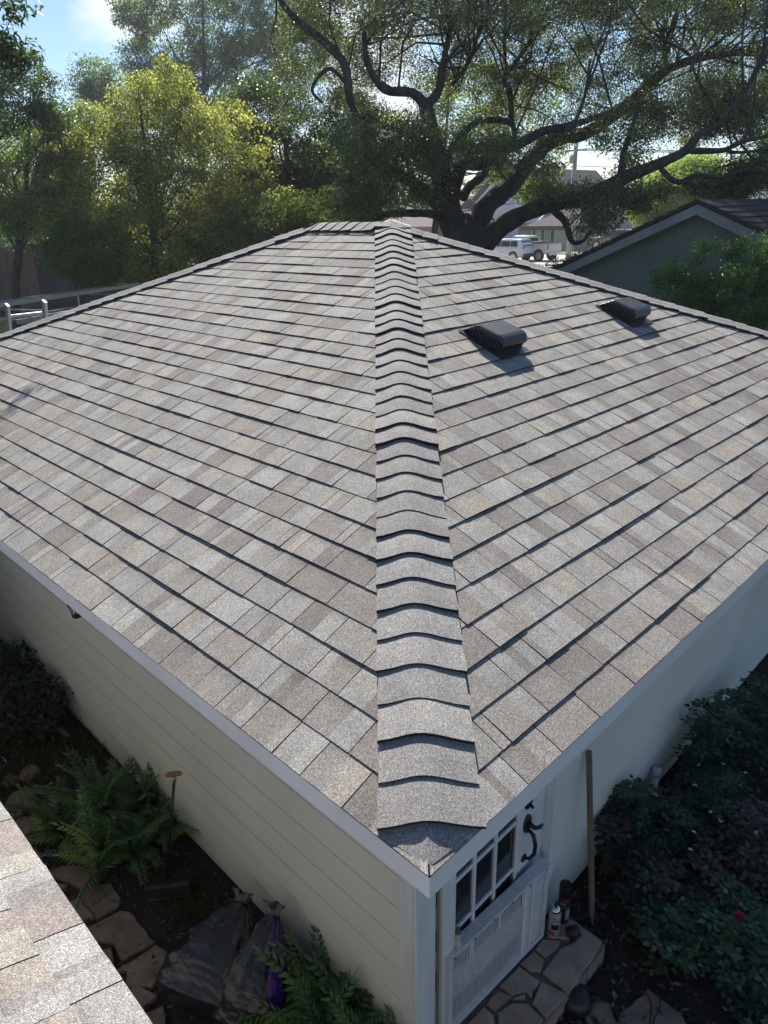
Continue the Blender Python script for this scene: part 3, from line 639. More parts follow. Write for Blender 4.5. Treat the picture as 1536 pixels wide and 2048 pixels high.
for (px, py, n, s, lab) in [
        (300, 1590, 16, 1.15, 'dark green fern against the wall above the wooden dustpan grip'), (205, 1600, 17, 1.25, 'large fern with one pale green frond, uppermost in the big clump'),
        (262, 1672, 15, 1.0, 'dark fern just behind the black dustpan'), (195, 1700, 16, 1.1, 'fern drooping over the flagstones left of the dustpan'),
        (120, 1650, 12, 1.0, 'shadowed fern beside the rocks at the far side of the clump'), (340, 1625, 9, .8, 'fern squeezed between the wall and the dustpan handle'),
        (620, 1985, 16, 1.1, 'fern between the purple bag and the wall with brownish tips'), (720, 2010, 18, 1.2, 'tall fern frond clump in the middle of the lower group'),
        (560, 2050, 16, .95, 'fern with yellow green new fronds next to the plant tag'), (800, 2080, 16, 1.0, 'fern nearest the white corner board'),
        (650, 2090, 16, 1.1, 'dense fern at the lower edge of the photo')]:
    g = onz(px, py, .15); fern(min(g.x, XW-.10), g.y, n, lab, s, .0, .12 if px > 500 else .05)

# upright dustpan
g = onz(338, 1762, .07); g.x = min(g.x, XW-.18); dp = thing('dustpan', 'black long handled dustpan with a brown wooden grip standing by the ferns', 'dustpan', (g.x, g.y, 0), 0)
top = None
best = 9
for i in range(200):                                             # where the grip is seen, above the pan and leaning to the wall
    t = 2.0+i*.01; q = deep(347, 1548, t)
    if abs(q.y-(g.y+.16)) < best: best = abs(q.y-(g.y+.16)); top = q
top = top-Vector((g.x, g.y, 0))
ang = 1.0
rz3 = Euler((0, 0, rad(-38))).to_matrix()
bxx = MB(); W2 = .125
prof = [(-.07, .0), (.07, .0), (.07, .012), (-.045, .10), (-.07, .10)]
for (a, b) in zip(prof[:3]+prof[3:], prof[1:]+prof[:1]): pass
Lp = [rz3 @ Vector((-W2, y, z)) for y, z in prof]; bxx.prism(Lp, rz3 @ Vector((2*W2, 0, 0)))
bxx.go('pan', mat('pan_plastic', (.035, .037, .045), .45), dp, bevel=.004)
MB().prism([rz3 @ Vector((-W2-.002, -.074, z)) for z in (.01, .02)]+[rz3 @ Vector((-W2-.002, -.071, z)) for z in (.02, .01)], rz3 @ Vector((2*W2+.004, 0, 0))).go('pan_lip', M['galv'], dp)
MB().tube([Vector((0, .02, .09)), top-Vector((0, 0, .03))], .0085, 8).go('handle', M['black'], dp, smooth=True)
MB().tube([top-Vector((0, 0, .05)), top-Vector((0, 0, .02))], .011, 10).go('collar', M['galv'], dp, smooth=True)
MB().tube([top+rz3 @ Vector((-.045, 0, -.005)), top+rz3 @ Vector((-.03, 0, 0)), top+rz3 @ Vector((.03, 0, 0)), top+rz3 @ Vector((.045, 0, -.005))], [.008, .015, .015, .008], 10).go('grip', M['amber'], dp, smooth=True)

# two bags of soil leaning on the wall
def bag(name, label, foot, head, width, thick, m, neck, group, seed, wob=.05, edge=None):
    """A stuffed plastic sack lying from its foot on the ground up to a gathered neck."""
    rr = np.random.RandomState(seed); ax = (head-foot); Lg = ax.length; ax.normalize()
    sd_ = ax.cross(Vector((0, 0, 1))).normalized(); nn = sd_.cross(ax).normalized()
    nu, nv = 84, 72; V = []; F = []; ph = rr.uniform(0, 6, 8)
    for i in range(nu+1):
        t = i/nu
        w = width/2*(min(1, (t/.10+.001))**.35)*(1 if t < .32 else max(.09, 1-((t-.32)/.68)**1.25*.92)); th = thick/2*(min(1, t/.14+.12)**.5)*(1 if t < .4 else max(.18, 1-(t-.4)/.72))
        for j in range(nv):
            a = 2*math.pi*j/nv; ca, sa = math.cos(a), math.sin(a)
            x = w*math.copysign(abs(ca)**.75, ca); z = th*math.copysign(abs(sa)**.9, sa)
            fl_ = max(0, (t-.35)/.65)
            r_ = wob*.9*(abs(math.sin(6*a+ph[0]+t*2))+.8*abs(math.sin(11*a+ph[1]-t*3))-.8)*fl_**.8*(1.4-fl_)+wob*.22*math.sin(14*t+ph[2]+3*a)+wob*.14*math.sin(27*t+ph[3]-2*a)+wob*.12*abs(math.sin(45*t+ph[4]+2.5*math.sin(3*a)))
            V.append(foot+ax*(t*Lg)+sd_*(x*(1+r_*.9/ max(w, .05)*.6))+nn*(z+r_*.55*(1 if sa > 0 else .2)+th*.9-.05*thick))
    for i in range(nu):
        for j in range(nv): F.append((i*nv+j, i*nv+(j+1) % nv, (i+1)*nv+(j+1) % nv, (i+1)*nv+j))
    F += [tuple(range(nv-1, -1, -1)), tuple(nu*nv+j for j in range(nv))]
    root = thing(name, label, 'bag', (0, 0, 0), 0, group)
    mesh('sack', V, F, m, root, smooth=True)
    if edge is not None:                                          # coloured side panel of the film
        ed = Vector((.62, -.78, 0)); ctr_ = [foot+ax*(i/nu*Lg)+nn*(thick*.4) for i in range(nu+1)]; V2 = []; idx = {}; F2 = []
        for i in range(int(nu*.30), nu+1):
            for j in range(nv):
                d_ = (V[i*nv+j]-ctr_[i]); idx[(i, j)] = (len(V2), d_.normalized().dot(ed)); V2.append(V[i*nv+j]+d_.normalized()*.004)
        for i in range(int(nu*.30), nu):
            for j in range(nv):
                q4 = [idx[(i, j)], idx[(i, (j+1) % nv)], idx[(i+1, (j+1) % nv)], idx[(i+1, j)]]
                if min(q[1] for q in q4) > .62: F2.append(tuple(q[0] for q in q4))
        mesh('side_panel', V2, F2, edge, root, smooth=True)
    V = []; F = []; nv2 = 26                                      # ruffled open neck
    for i, (t, wr) in enumerate(((0, .040), (.012, .026), (.03, .034), (.045, .046))):
        for j in range(nv2):
            a = 2*math.pi*j/nv2; k = wr*(1+.28*math.sin(5*a+ph[5])*(i/3)+.22*math.sin(9*a+ph[6])*(i/3))
            V.append(head-ax*.02+ax*t*(1+.3*math.sin(3*a))+sd_*k*math.cos(a)*1.2+nn*(k*math.sin(a)*.6+thick*.16))
    for i in range(3):
        for j in range(nv2): F.append((i*nv2+j, i*nv2+(j+1) % nv2, (i+1)*nv2+(j+1) % nv2, (i+1)*nv2+j))
    mesh('gathered_neck', V, F, neck, root, smooth=True)
    return root, sd_, nn, ax, Lg
f1 = onz(376, 2022, .0); h1 = onx(488, 1800, XW-.12)
b1, sdv, nnv, axv, Lg = bag('soil_bag', 'full black plastic soil bag with a knotted dusty neck, nearer the path', Vector((f1.x+.02, f1.y-.08, .02)), Vector((h1.x, h1.y, max(h1.z, .25))), .50, .21, M['bag'], M['clearfilm'], 'soil bags leaning on the wall', 3)
f2 = onz(486, 2062, .0); h2 = onx(548, 1812, XW-.09)
b2, sd2, nn2, ax2, Lg2 = bag('soil_bag', 'black plastic soil bag with a purple edge, between the other bag and the wall', Vector((f2.x+.03, f2.y-.03, .0)), Vector((h2.x, h2.y-.02, max(h2.z, .30))), .34, .22, M['bag'], M['clearfilm'], 'soil bags leaning on the wall', 8, edge=M['purple'])
# pale lettering printed down the side seam of the first bag
R.seed(31)
pr1 = MB(); foot = Vector((f1.x+.02, f1.y-.08, .02)); headv = Vector((h1.x, h1.y, max(h1.z, .25)))
aa = onz(455, 2000, .12); bb = onz(517, 1858, .30)
for i in range(22):
    if i in (6, 7, 12, 18): continue
    p_ = aa.lerp(bb, i/21)+Vector((0, 0, .012)); d_ = (bb-aa).normalized(); s_ = d_.cross(Vector((0, 0, 1))).normalized()
    for k in range(3): pr1.box(p_+s_*R.uniform(-.006, .006)+d_*R.uniform(-.004, .004), (R.uniform(.003, .010), R.uniform(.002, .009), .0012))
tag(pr1.go('printed_letters', M['print_'], b1), kind='stuff')
# plant tag and white flowers
g = onz(500, 2015, .16); tg = thing('plant_tag', 'yellow and white plant tag stuck among the ferns beside the soil bags', 'tag', tuple(g), rad(-32))
MB().box((0, 0, 0), (.085, .024, .0015), Euler((.25, 0, 0)).to_matrix()).go('tag_card', M['paper'], tg)
MB().box((-.022, 0, .0012), (.040, .024, .0012), Euler((.25, 0, 0)).to_matrix()).go('yellow_band', M['yel'], tg)
MB().lathe([(.001, 0), (.0075, 0), (.0075, .001), (.001, .001)], (.002, 0, .0022), 14, axis=Euler((.25, 0, 0)).to_matrix() @ Vector((0, 0, 1))).go('round_emblem', M['black'], tg)
for k in range(3): MB().box((.016+k*.009, 0, .0014), (.0045, .012, .001), Euler((.25, 0, 0)).to_matrix()).go('printed_letter', M['black'], tg)
MB().box((.0, -.002, -.08), (.008, .002, .16)).go('stake', M['paper'], tg)
def flower(px, py, z, s, m, label, cat, group, name='white_flower', n=6, stem=True):
    g = onz(px, py, z); f = thing(name, label, cat, tuple(g), R.random()*6, group); b = MB()
    for k in range(n):
        a = k*2*math.pi/n; d = Vector((math.cos(a), math.sin(a), .25)); w = Vector((-math.sin(a), math.cos(a), 0))*s*.33
        b = MB(); b.add([(0, 0, 0), d*s*.6+w, d*s*1.05, d*s*.6-w, d*s*.5-Vector((0, 0, .003))], [(0, 1, 4), (1, 2, 4), (2, 3, 4), (3, 0, 4)]); b.go('petal', m, f)
    if stem: MB().tube([(0, 0, -z), (.01, 0, -z*.5), (0, 0, 0)], .0015, 5).go('stem', M['fence'], f)
    return f
flower(475, 2022, .12, .030, M['petal'], 'white flower lying next to the plant tag', 'flower', 'white flowers by the plant tag')
flower(499, 1988, .16, .020, M['petal'], 'smaller white flower just behind the plant tag', 'flower', 'white flowers by the plant tag')

# litter, weeds and grass of the alley (nobody could count these)
def grass(name, X0, X1, Y0, Y1, n, h, pal, wd=.006, z=.0, lean=.6, patch=None):
    x = NR.uniform(X0, X1, n); y = NR.uniform(Y0, Y1, n)
    if patch is not None:
        k = patch(x, y); x, y = x[k], y[k]; n = len(x)
    hh = h*NR.uniform(.4, 1.2, n); D = np.stack([NR.normal(size=n)*lean, NR.normal(size=n)*lean, np.ones(n)], 1); D /= np.linalg.norm(D, axis=1)[:, None]
    P = np.stack([x, y, np.full(n, z)], 1)+D*hh[:, None]*.5
    return leafmass(name, P, NR.normal(size=(n, 3)), D, hh, wd, colours(n, pal, .3), M['grass'], None, 'stuff', fold=.0)
def litter(name, x, y, ln, pal, z=.012):
    n = len(x); P = np.stack([x, y, z+NR.uniform(0, .02, n)], 1); N = NR.normal(size=(n, 3))*.45+np.array([0, 0, 1]); D = NR.normal(size=(n, 3)); D[:, 2] *= .2
    return leafmass(name, P, N, D, NR.uniform(.6, 1.3, n)*ln, NR.uniform(.35, .6, n)*ln, colours(n, pal, .35), M['sleaf'], None, 'stuff')
grass('dark_grass', HX-.1, XW-.02, 3.5, 6.8, 9000, .16, [(.035, .05, .02), (.05, .06, .025), (.09, .08, .045)])
grass('grass_tuft', -.05, .42, 1.75, 2.35, 2600, .10, [(.03, .055, .018), (.05, .07, .03), (.08, .075, .04)], .004, patch=lambda x, y: ((x-.22)/.16)**2+((y-2.1)/.2)**2 < 1)
nL_ = 2600; litter('fallen_leaves', NR.uniform(HX, XW-.03, nL_), NR.uniform(.6, 4.5, nL_), .035, [(.06, .042, .03), (.035, .026, .022), (.10, .075, .055), (.02, .016, .015)])
# dead stalks clump, scrap and rocks
R.seed(9)
g = onz(125, 1440, .0); dc = thing('dry_stalk_clump', 'clump of dry tan stalks standing in the dark grass by the wall', 'weed', (g.x, g.y, 0))
b = MB()
for i in range(34): a = R.random()*6.28; k = R.uniform(.05, .22); b.tube([(0.02*math.cos(a), .02*math.sin(a), 0), (k*.6*math.cos(a), k*.6*math.sin(a), .18), (k*math.cos(a), k*math.sin(a), R.uniform(.22, .34))], .002, 4, cap=False)
tag(b.go('stalk', mat('dry_stem', (.20, .16, .09), .8), dc), kind='stuff')
g = onz(124, 1468, .10); sc_ = MB(); sc_.add([(-.02, .07, .02), (.02, .05, .03), (.035, -.02, .01), (.03, -.08, 0), (-.01, -.05, .02), (0, 0, .035)], [(0, 1, 5), (1, 2, 5), (2, 3, 5), (3, 4, 5), (4, 0, 5)])
o = sc_.go('plastic_scrap', M['clearfilm']); o.location = g; tag(o, 'torn pale plastic scrap caught in the dry stalks', 'litter')
for k, (px, py, a, ln) in enumerate(((9, 1520, -.9, .10), (38, 1572, -1.0, .06), (88, 1575, .55, .13), (94, 1582, .5, .10))):
    g = onz(px, py, .03); b = MB().tube([(-ln/2, 0, 0), (ln/2, 0, .012)], .004, 6); o = b.go('white_stick', M['pvc']); o.location = g; o.rotation_euler = (0, 0, a-.7)
    tag(o, ('thin white stick lying in the soil at the far edge of the shingle eave', 'short white stick lying below the first one', 'longest of the white sticks, lying over the rocks', 'white stick lying close under the longest one')[k], 'stick', 'white sticks on the soil')
def rock(px, py, s, label):
    g = onz(px, py, s*.3); n = 14; rr = np.random.RandomState(int(px*7+py)); b = MB(); prof = [(.02, -s*.3), (s*.5, -s*.25), (s*.55, 0), (s*.38, s*.22), (.02, s*.28)]
    b.lathe(prof, (0, 0, 0), n)
    for v in b.V: v.x *= 1+rr.uniform(-.18, .18); v.y *= 1+rr.uniform(-.18, .18); v.z *= 1+rr.uniform(-.2, .2)
    o = b.go('rock', M['flag']); o.location = g; tag(o, label, 'rock', 'rocks edging the bed')
for px, py, s, l in ((60, 1545, .14, 'rounded brown rock beside the white sticks'), (40, 1600, .17, 'largest brown rock, under the longest white stick'), (95, 1620, .12, 'rock between the big rock and the ferns'), (20, 1560, .10, 'small rock at the outer end of the row'), (60, 1650, .13, 'rock next to the edge of the flagstones')): rock(px, py, s, l)
gt_ = thing('shade_boards', 'added dark board screen blocking light at the far end of the alley', 'light blocker')  # board screen added to block sky light at the alley's far end
for i in range(11):
    x0_ = HX-.38+i*.136
    if x0_ < XW-.14: MB().lohi((x0_, 6.05, .03), (x0_+.13, 6.07, 1.75+R.uniform(-.01, .01))).go('board', M['brown'], gt_)
for zz_ in (.4, 1.45): MB().lohi((HX-.38, 6.071, zz_), (XW-.02, 6.11, zz_+.09)).go('rail', M['brown'], gt_)
# dark shrub at the far end of the alley
def bush(name, label, cat, ctr, rx, ry, rz_, n, ln, wd, pal, m, group=None, stems=8, per=26, cl=.13, seed=1, compound=True):
    """Stems and a crown of leaf clumps; returns the thing."""
    global NR
    NR = np.random.RandomState(seed); rs = random.Random(seed)
    t = thing(name, label, cat, (ctr[0], ctr[1], 0), 0, group)
    v = NR.normal(size=(n, 3)); v /= np.linalg.norm(v, axis=1)[:, None]; v *= NR.uniform(.25, 1, (n, 1))**.5
    C = v*np.array([rx, ry, rz_])+np.array([0, 0, ctr[2]]); C[:, 2] = np.maximum(C[:, 2], .06)
    b = MB()
    for i in range(stems):
        q = Vector(C[rs.randrange(n)]); mid = q*.5+Vector((rs.uniform(-.06, .06), rs.uniform(-.06, .06), 0)); b.tube([(rs.uniform(-.05, .05), rs.uniform(-.05, .05), 0), mid, q], [.008, .006, .003], 5, cap=False)
    b.go('stem', M['bark2'], t)
    crown('foliage', C, cl, per, ln, wd, pal, m, t, flat=.8)
    return t
for k, (px, py, lab) in enumerate(((40, 1330, 'very dark shrub against the wall at the shadowed end of the alley'), (95, 1400, 'dark shrub with a rounded top in front of the darkest one'))):
    g = onz(px, py, .25); bush('shrub', lab, 'shrub', (min(g.x, XW-.25), g.y, .28), .28, .35, .22, 60, .05, .025, [(.02, .03, .018), (.03, .04, .022)], M['sleaf'], 'shrubs at the end of the alley', seed=40+k, cl=.10)

# ================================================================== RIGHT BED: stoop, cans, pole, roses
R.seed(77)
o = MB().add([(.3, -3.5, .005), (9, -3.5, .005), (9, YW, .005), (.3, YW, .005)], [(0, 1, 2, 3)]).go('bed_soil', M['soil']); tag(o, kind='structure')
ST = thing('stoop', 'low stoop of pale flagstones set in mortar below the white door', 'stoop'); tag(ST, kind='structure')
s7 = lambda L, z=.122: [onz(780+x/3.268, 1500+y/3.268, z) for x, y in L]
out = s7([(1160, 1090), (1235, 1140), (1385, 1250), (1390, 1310), (1160, 1605), (1000, 1800), (830, 2050), (300, 2100), (300, 1850), (520, 1790), (900, 1330), (1000, 1200)], .10)
out2 = [out[0], out[1], out[2], out[3], out[4], out[5], out[6], Vector((.70, -.25, .10)), Vector((.56, -.1, .10)), Vector((.56, YW-.03, .10)), Vector((1.45, YW-.03, .10))]
MB().prism([Vector((p.x, p.y, 0)) for p in out2], (0, 0, .104)).go('slab', M['mortar'], ST)
for L in [[(1150, 1090), (1230, 1140), (1200, 1240), (1120, 1230), (1030, 1225), (1060, 1120)], [(1240, 1145), (1385, 1250), (1345, 1330), (1160, 1590), (1000, 1450), (1115, 1300), (1215, 1250)],
          [(945, 1300), (1000, 1235), (1110, 1245), (1100, 1290), (1010, 1350)], [(850, 1400), (940, 1315), (1010, 1372), (990, 1445), (910, 1448)], [(720, 1550), (850, 1418), (975, 1518), (955, 1560), (800, 1610)],
          [(985, 1508), (1150, 1595), (1140, 1615), (1020, 1745), (930, 1660)], [(625, 1665), (715, 1568), (792, 1612), (690, 1705)], [(700, 1722), (810, 1652), (905, 1665), (1000, 1755), (940, 1870), (720, 1860)],
          [(500, 1800), (615, 1678), (678, 1735), (690, 1860), (560, 1900)], [(800, 1622), (888, 1604), (880, 1634), (805, 1642)], [(890, 1575), (940, 1545), (925, 1620)]]:
    stone(s7(L), ST, .1045, .126+R.uniform(-.003, .004), M['flag2'], inset=.004, rag=.0035)
for k, L in enumerate([[(1395, 1300), (1398, 1345), (1290, 1480), (1280, 1430)], [(1275, 1450), (1285, 1490), (1170, 1640), (1165, 1600)], [(1160, 1615), (1165, 1650), (1010, 1840), (1005, 1795)]]):
    q = s7(L, .06); MB().prism([Vector((p.x, p.y, .004)) for p in q], (0, 0, .098)).go('edge_stone', M['flag2'], ST)
TOPZ = .127
def can(px, py, label, capped, body, group='spray cans on the stoop', s=1.0):
    g = onz(px, py, TOPZ); t = thing('spray_can', label, 'spray can', (g.x, g.y, TOPZ), 1.2, group); r_ = .0325*s
    MB().lathe([(r_*.9, 0), (r_, .004), (r_, .185), (r_*.93, .19), (r_*.9, .193)], n=22).go('can_body', body, t, smooth=True)
    MB().lathe([(r_*.97, .1905), (r_*.80, .202), (r_*.5, .212), (r_*.35, .214), (.001, .214)], n=22).go('dome', M['silver'], t, smooth=True)
    if capped: MB().lathe([(r_*1.02, .192), (r_*1.03, .262), (r_*.97, .268), (r_*.9, .266), (r_*.88, .245), (.001, .245)], n=22).go('cap', M['black'], t, smooth=True)
    else:
        MB().lathe([(.009, .2145), (.009, .222), (.006, .236), (.001, .237)], n=10).go('nozzle', M['black'], t, smooth=True)
    return t, r_
def band(t, r_, z0, z1, a0, a1, m, name='label_band'):
    b = MB(); n = 14; V = []
    for i in range(n+1):
        a = a0+(a1-a0)*i/n; V += [(r_*1.012*math.cos(a), r_*1.012*math.sin(a), z0), (r_*1.012*math.cos(a), r_*1.012*math.sin(a), z1)]
    b.add(V, [(2*i, 2*i+2, 2*i+3, 2*i+1) for i in range(n)]); b.go(name, m, t)
def glyph(t, r_, z, a, pix, m, h=.004):
    """Characters of a label laid on the curved can, built from small raised dots."""
    b = MB()
    for row, line in enumerate(pix):
        for c_, ch in enumerate(line):
            if ch == '#':
                aa = a+(c_-len(line)/2)*h/r_; p_ = Vector((r_*1.016*math.cos(aa), r_*1.016*math.sin(aa), z-row*h)); b.box(p_, (.0012, h*.95, h*.95), Euler((0, 0, aa)).to_matrix())
    tag(b.go('label_print', m, t), kind='stuff')
ca, r_ = can(1125, 1838, 'black capped spray can with a red band, standing behind the silver one', True, M['can_k'])
band(ca, r_, .170, .186, 0, 6.283, M['redp']); FA = math.atan2(CAM.y-ca.location.y, CAM.x-ca.location.x)-1.2
glyph(ca, r_, .160, FA-.15, ['.##..#.#', '#..#.#.#', '..#...#.', '.#...#.#', '####.#.#'], M['yel'])
glyph(ca, r_, .125, FA, ['#.##.#.##', '##.#.##.#'], M['can_w'], .003)
band(ca, r_, .03, .11, FA+.4, FA+2.0, M['can_w'])
cb, r_ = can(1106, 1868, 'silver and white spray can without a cap, in front of the black capped one', False, M['can_w'])
band(cb, r_, .130, .137, 0, 6.283, M['can_k']); band(cb, r_, .07, .11, FA-.4, FA+.9, M['can_k']); band(cb, r_, .03, .06, FA-.9, FA+.2, M['redp'])
glyph(cb, r_, .155, FA, ['##.##.#.##.#', '#.#.##.#.##.'], M['can_k'], .003)
g = onz(1146, 1868, TOPZ+.02); o = MB().lathe([(.001, -.03), (.033, -.03), (.034, .03), (.030, .031), (.029, -.02), (.001, -.02)], n=20, axis=(.9, -.5, .15)).go('loose_lid', M['black'], smooth=True); o.location = (g.x, g.y, TOPZ+.034); tag(o, 'loose black plastic lid lying on its side on the stoop beside the cans', 'lid')
# wooden pole and white pipe by the wall
pf = Vector((1.70, .36, .0)); pt = ony(1178, 1503, YW-.02)
pf = onz(1184, 1850, .03)
o = MB().tube([pf, pf.lerp(pt, .06), pf.lerp(pt, .3)+Vector((.004, 0, 0)), pf.lerp(pt, .6), pt], [.006, .0165, .0165, .0165, .0165], 12).go('wooden_pole', M['pole'], smooth=False); tag(o, 'old wooden tool handle leaning against the wall beside the door', 'pole')
pb, pt2 = ony(1305, 1598, YW-.07), ony(1314, 1536, YW-.03)
t = thing('pipe_stub', 'white plastic pipe stub sticking up by the wall behind the roses', 'pipe')
MB().tube([Vector((pb.x, pb.y, 0)), pb, pt2], .024, 14).go('pipe', M['pvc'], t, smooth=True)
MB().tube([pb.lerp(pt2, .72), pt2+(pt2-pb)*.02], .031, 14).go('coupling', M['pvc'], t, smooth=True)
# loose stones, hose
o = stone([onz(1100+x/2.739, 1300+y/2.739, .03) for x, y in [(380, 2000), (540, 1850), (720, 1990), (760, 2060), (640, 2200), (400, 2200)]], None, 0, .03, M['flag']); tag(o, 'flat brown stone half buried in leaf litter at the lower right', 'stone')
o = stone([onz(1100+x/2.739, 1300+y/2.739, .02) for x, y in [(180, 1980), (230, 1890), (330, 1930), (370, 2060), (250, 2150)]], None, 0, .02, M['flag']); tag(o, 'smaller flat stone next to the stoop edge', 'stone')
hp_ = [(455, 1760), (500, 1800), (520, 1870), (555, 1930), (555, 2000), (540, 2080)]; o = MB().tube([onz(1100+x/2.739, 1300+y/2.739, .05) for x, y in hp_], .004, 6).go('cable', M['wire'], smooth=True); tag(o, 'black cable curling over the stone, left one', 'cable', 'cables in the litter')
hp_ = [(500, 1790), (560, 1830), (600, 1890), (605, 1960), (570, 2020), (560, 2080)]; o = MB().tube([onz(1100+x/2.739, 1300+y/2.739, .06) for x, y in hp_], .004, 6).go('cable', M['wire'], smooth=True); tag(o, 'black cable looping wide over the stone, right one', 'cable', 'cables in the litter')
o = MB().lathe([(.001, 0), (.07, 0), (.085, .03), (.08, .07), (.05, .10), (.001, .105)], n=24).go('plastic_dome', M['black'], smooth=True); g = onz(1150, 2010, 0); o.location = g; tag(o, 'rounded black plastic dome lying below the stoop edge', 'dome')
# litter
n = 9000; x = NR.uniform(.75, 7.4, n); y = NR.uniform(-1.2, YW-.02, n); litter('leaf_litter', x, y, .045, [(.065, .045, .035), (.035, .026, .024), (.12, .095, .08), (.018, .015, .016), (.05, .03, .03)], .012)
grass('groundcover', 1.9, 4.2, -1.3, -.15, 9000, .07, [(.02, .045, .018), (.03, .06, .025), (.015, .03, .015)], .009, lean=1.2)

# rose bushes: compound leaves on arching stems
def rose_bush(name, label, ctr, rx, ry, rz0, rz1, ncl, pal, seed, ln=.047, stems=9, group='rose bushes along the wall'):
    global NR
    NR = np.random.RandomState(seed); rs = random.Random(seed)
    t = thing(name, label, 'rose bush', (ctr[0], ctr[1], 0), 0, group)
    v = NR.normal(size=(ncl, 3)); v /= np.linalg.norm(v, axis=1)[:, None]; v *= NR.uniform(.2, 1, (ncl, 1))**.5
    C = v*np.array([rx, ry, (rz1-rz0)/2])+np.array([0, 0, (rz0+rz1)/2])
    C[:, 1] = np.minimum(C[:, 1], YW-.05-ctr[1])
    P = []; N = []; D = []; tone = []
    for c in C:
        for s_ in range(5):                                       # five compound leaves per cluster, five leaflets each
            a = rs.uniform(0, 6.28); d = np.array([math.cos(a), math.sin(a), rs.uniform(-.4, .25)]); d /= np.linalg.norm(d); up = np.array([rs.uniform(-.35, .35), rs.uniform(-.35, .35), 1.0]); sd_ = np.cross(up, d); tn = rs.uniform(.6, 1.45)
            for (al, sg) in ((.35, 1), (.35, -1), (.75, 1), (.75, -1), (1.15, 0)):
                P.append(c+d*ln*1.7*al+sd_*sg*ln*.62); D.append(d*(.5 if sg else 1)+sd_*sg*.9); N.append(up+np.array([rs.uniform(-.3, .3), rs.uniform(-.3, .3), 0])); tone.append(tn)
    P, N, D = np.array(P), np.array(N), np.array(D); k = len(P); col = colours(k, pal)*np.array(tone)[:, None]
    leafmass('foliage', P, N, D, NR.uniform(.8, 1.2, k)*ln, NR.uniform(.8, 1.1, k)*ln*.68, np.clip(col, 0, 1), M['sleaf'], t, fold=.12)
    b = MB()
    for i in range(stems):
        q = Vector(C[rs.randrange(ncl)]); b.tube([(rs.uniform(-.08, .08), rs.uniform(-.08, .08), 0), q*.5+Vector((0, 0, .06)), q], [.007, .005, .003], 5, cap=False)
    b.go('stem', M['bark2'], t)
    return t
DG = [(.012, .030, .018), (.018, .042, .022), (.024, .05, .028), (.010, .022, .016)]; MR = DG[:2]+[(.055, .025, .028), (.04, .02, .022)]; GG = [(.028, .055, .028), (.04, .07, .035), (.02, .04, .022)]
for k, (px, py, rx, ry, z0, z1, nc, pal, lab) in enumerate([
        (1215, 1655, .12, .08, .15, .55, 26, MR, 'young rose shoot with red brown tips right behind the wooden pole'), (1255, 1590, .10, .06, .25, .70, 22, DG, 'thin rose stem of dark leaves climbing the wall between the pole and the pipe'),
        (1320, 1650, .22, .16, .05, .42, 60, DG, 'dark rose bush at the foot of the white pipe'), (1420, 1480, .32, .14, .10, .75, 90, DG, 'tall dark rose bush against the wall behind the pipe'),
        (1500, 1440, .42, .3, .10, .6, 110, DG, 'rose bush deepest in shadow beside the wall at the photo edge'), (1430, 1620, .34, .26, .05, .45, 100, DG, 'dark rose bush in the middle of the bed with pale fallen blossoms'),
        (1290, 1750, .20, .16, .04, .30, 55, MR, 'low rose bush mixed with maroon leaves right of the pole'), (1400, 1760, .26, .22, .04, .34, 80, MR, 'rose bush with maroon new leaves in the middle of the bed'),
        (1500, 1700, .30, .26, .05, .42, 95, MR, 'rose bush with wine red leaves at the right edge of the photo'), (1360, 1850, .24, .20, .03, .26, 80, GG, 'mid green rose bush with the broadest leaves, near the stoop'),
        (1470, 1860, .26, .22, .04, .32, 90, GG, 'green rose bush that carries the single pink rose'), (1520, 1950, .26, .22, .02, .24, 70, DG, 'low dark rose bush nearest the lower right corner')]):
    nc = int(nc*.72); pal = [tuple(c*1.7 for c in q) for q in pal]; g = onz(px, py, (z0+z1)/2); rose_bush('rose_bush', lab, (g.x, min(g.y, YW-.10)), rx, ry, z0, z1, nc, pal, 60+k)
g = onz(1478, 1833, .36); t = thing('rose', 'single pink red rose in bloom above the green rose bush', 'flower', tuple(g))
for ring, (nn_, r_, zz) in enumerate(((5, .026, 0), (5, .020, .008), (3, .012, .014))):
    for k in range(nn_):
        a = k*6.283/nn_+ring*.6; d = Vector((math.cos(a), math.sin(a), 0)); w = Vector((-math.sin(a), math.cos(a), 0))*r_*.75; b = MB()
        b.add([Vector((0, 0, zz-.006)), d*r_*.6+w+Vector((0, 0, zz+.006)), d*r_+Vector((0, 0, zz+.014)), d*r_*.6-w+Vector((0, 0, zz+.006)), d*r_*.55+Vector((0, 0, zz-.002))], [(0, 1, 4), (1, 2, 4), (2, 3, 4), (3, 0, 4)]); b.go('petal', M['rose'], t, smooth=True)
MB().tube([(0, 0, -.004), (.02, .01, -.1), (.03, .02, -.36)], .0025, 5).go('stem', M['bark2'], t)
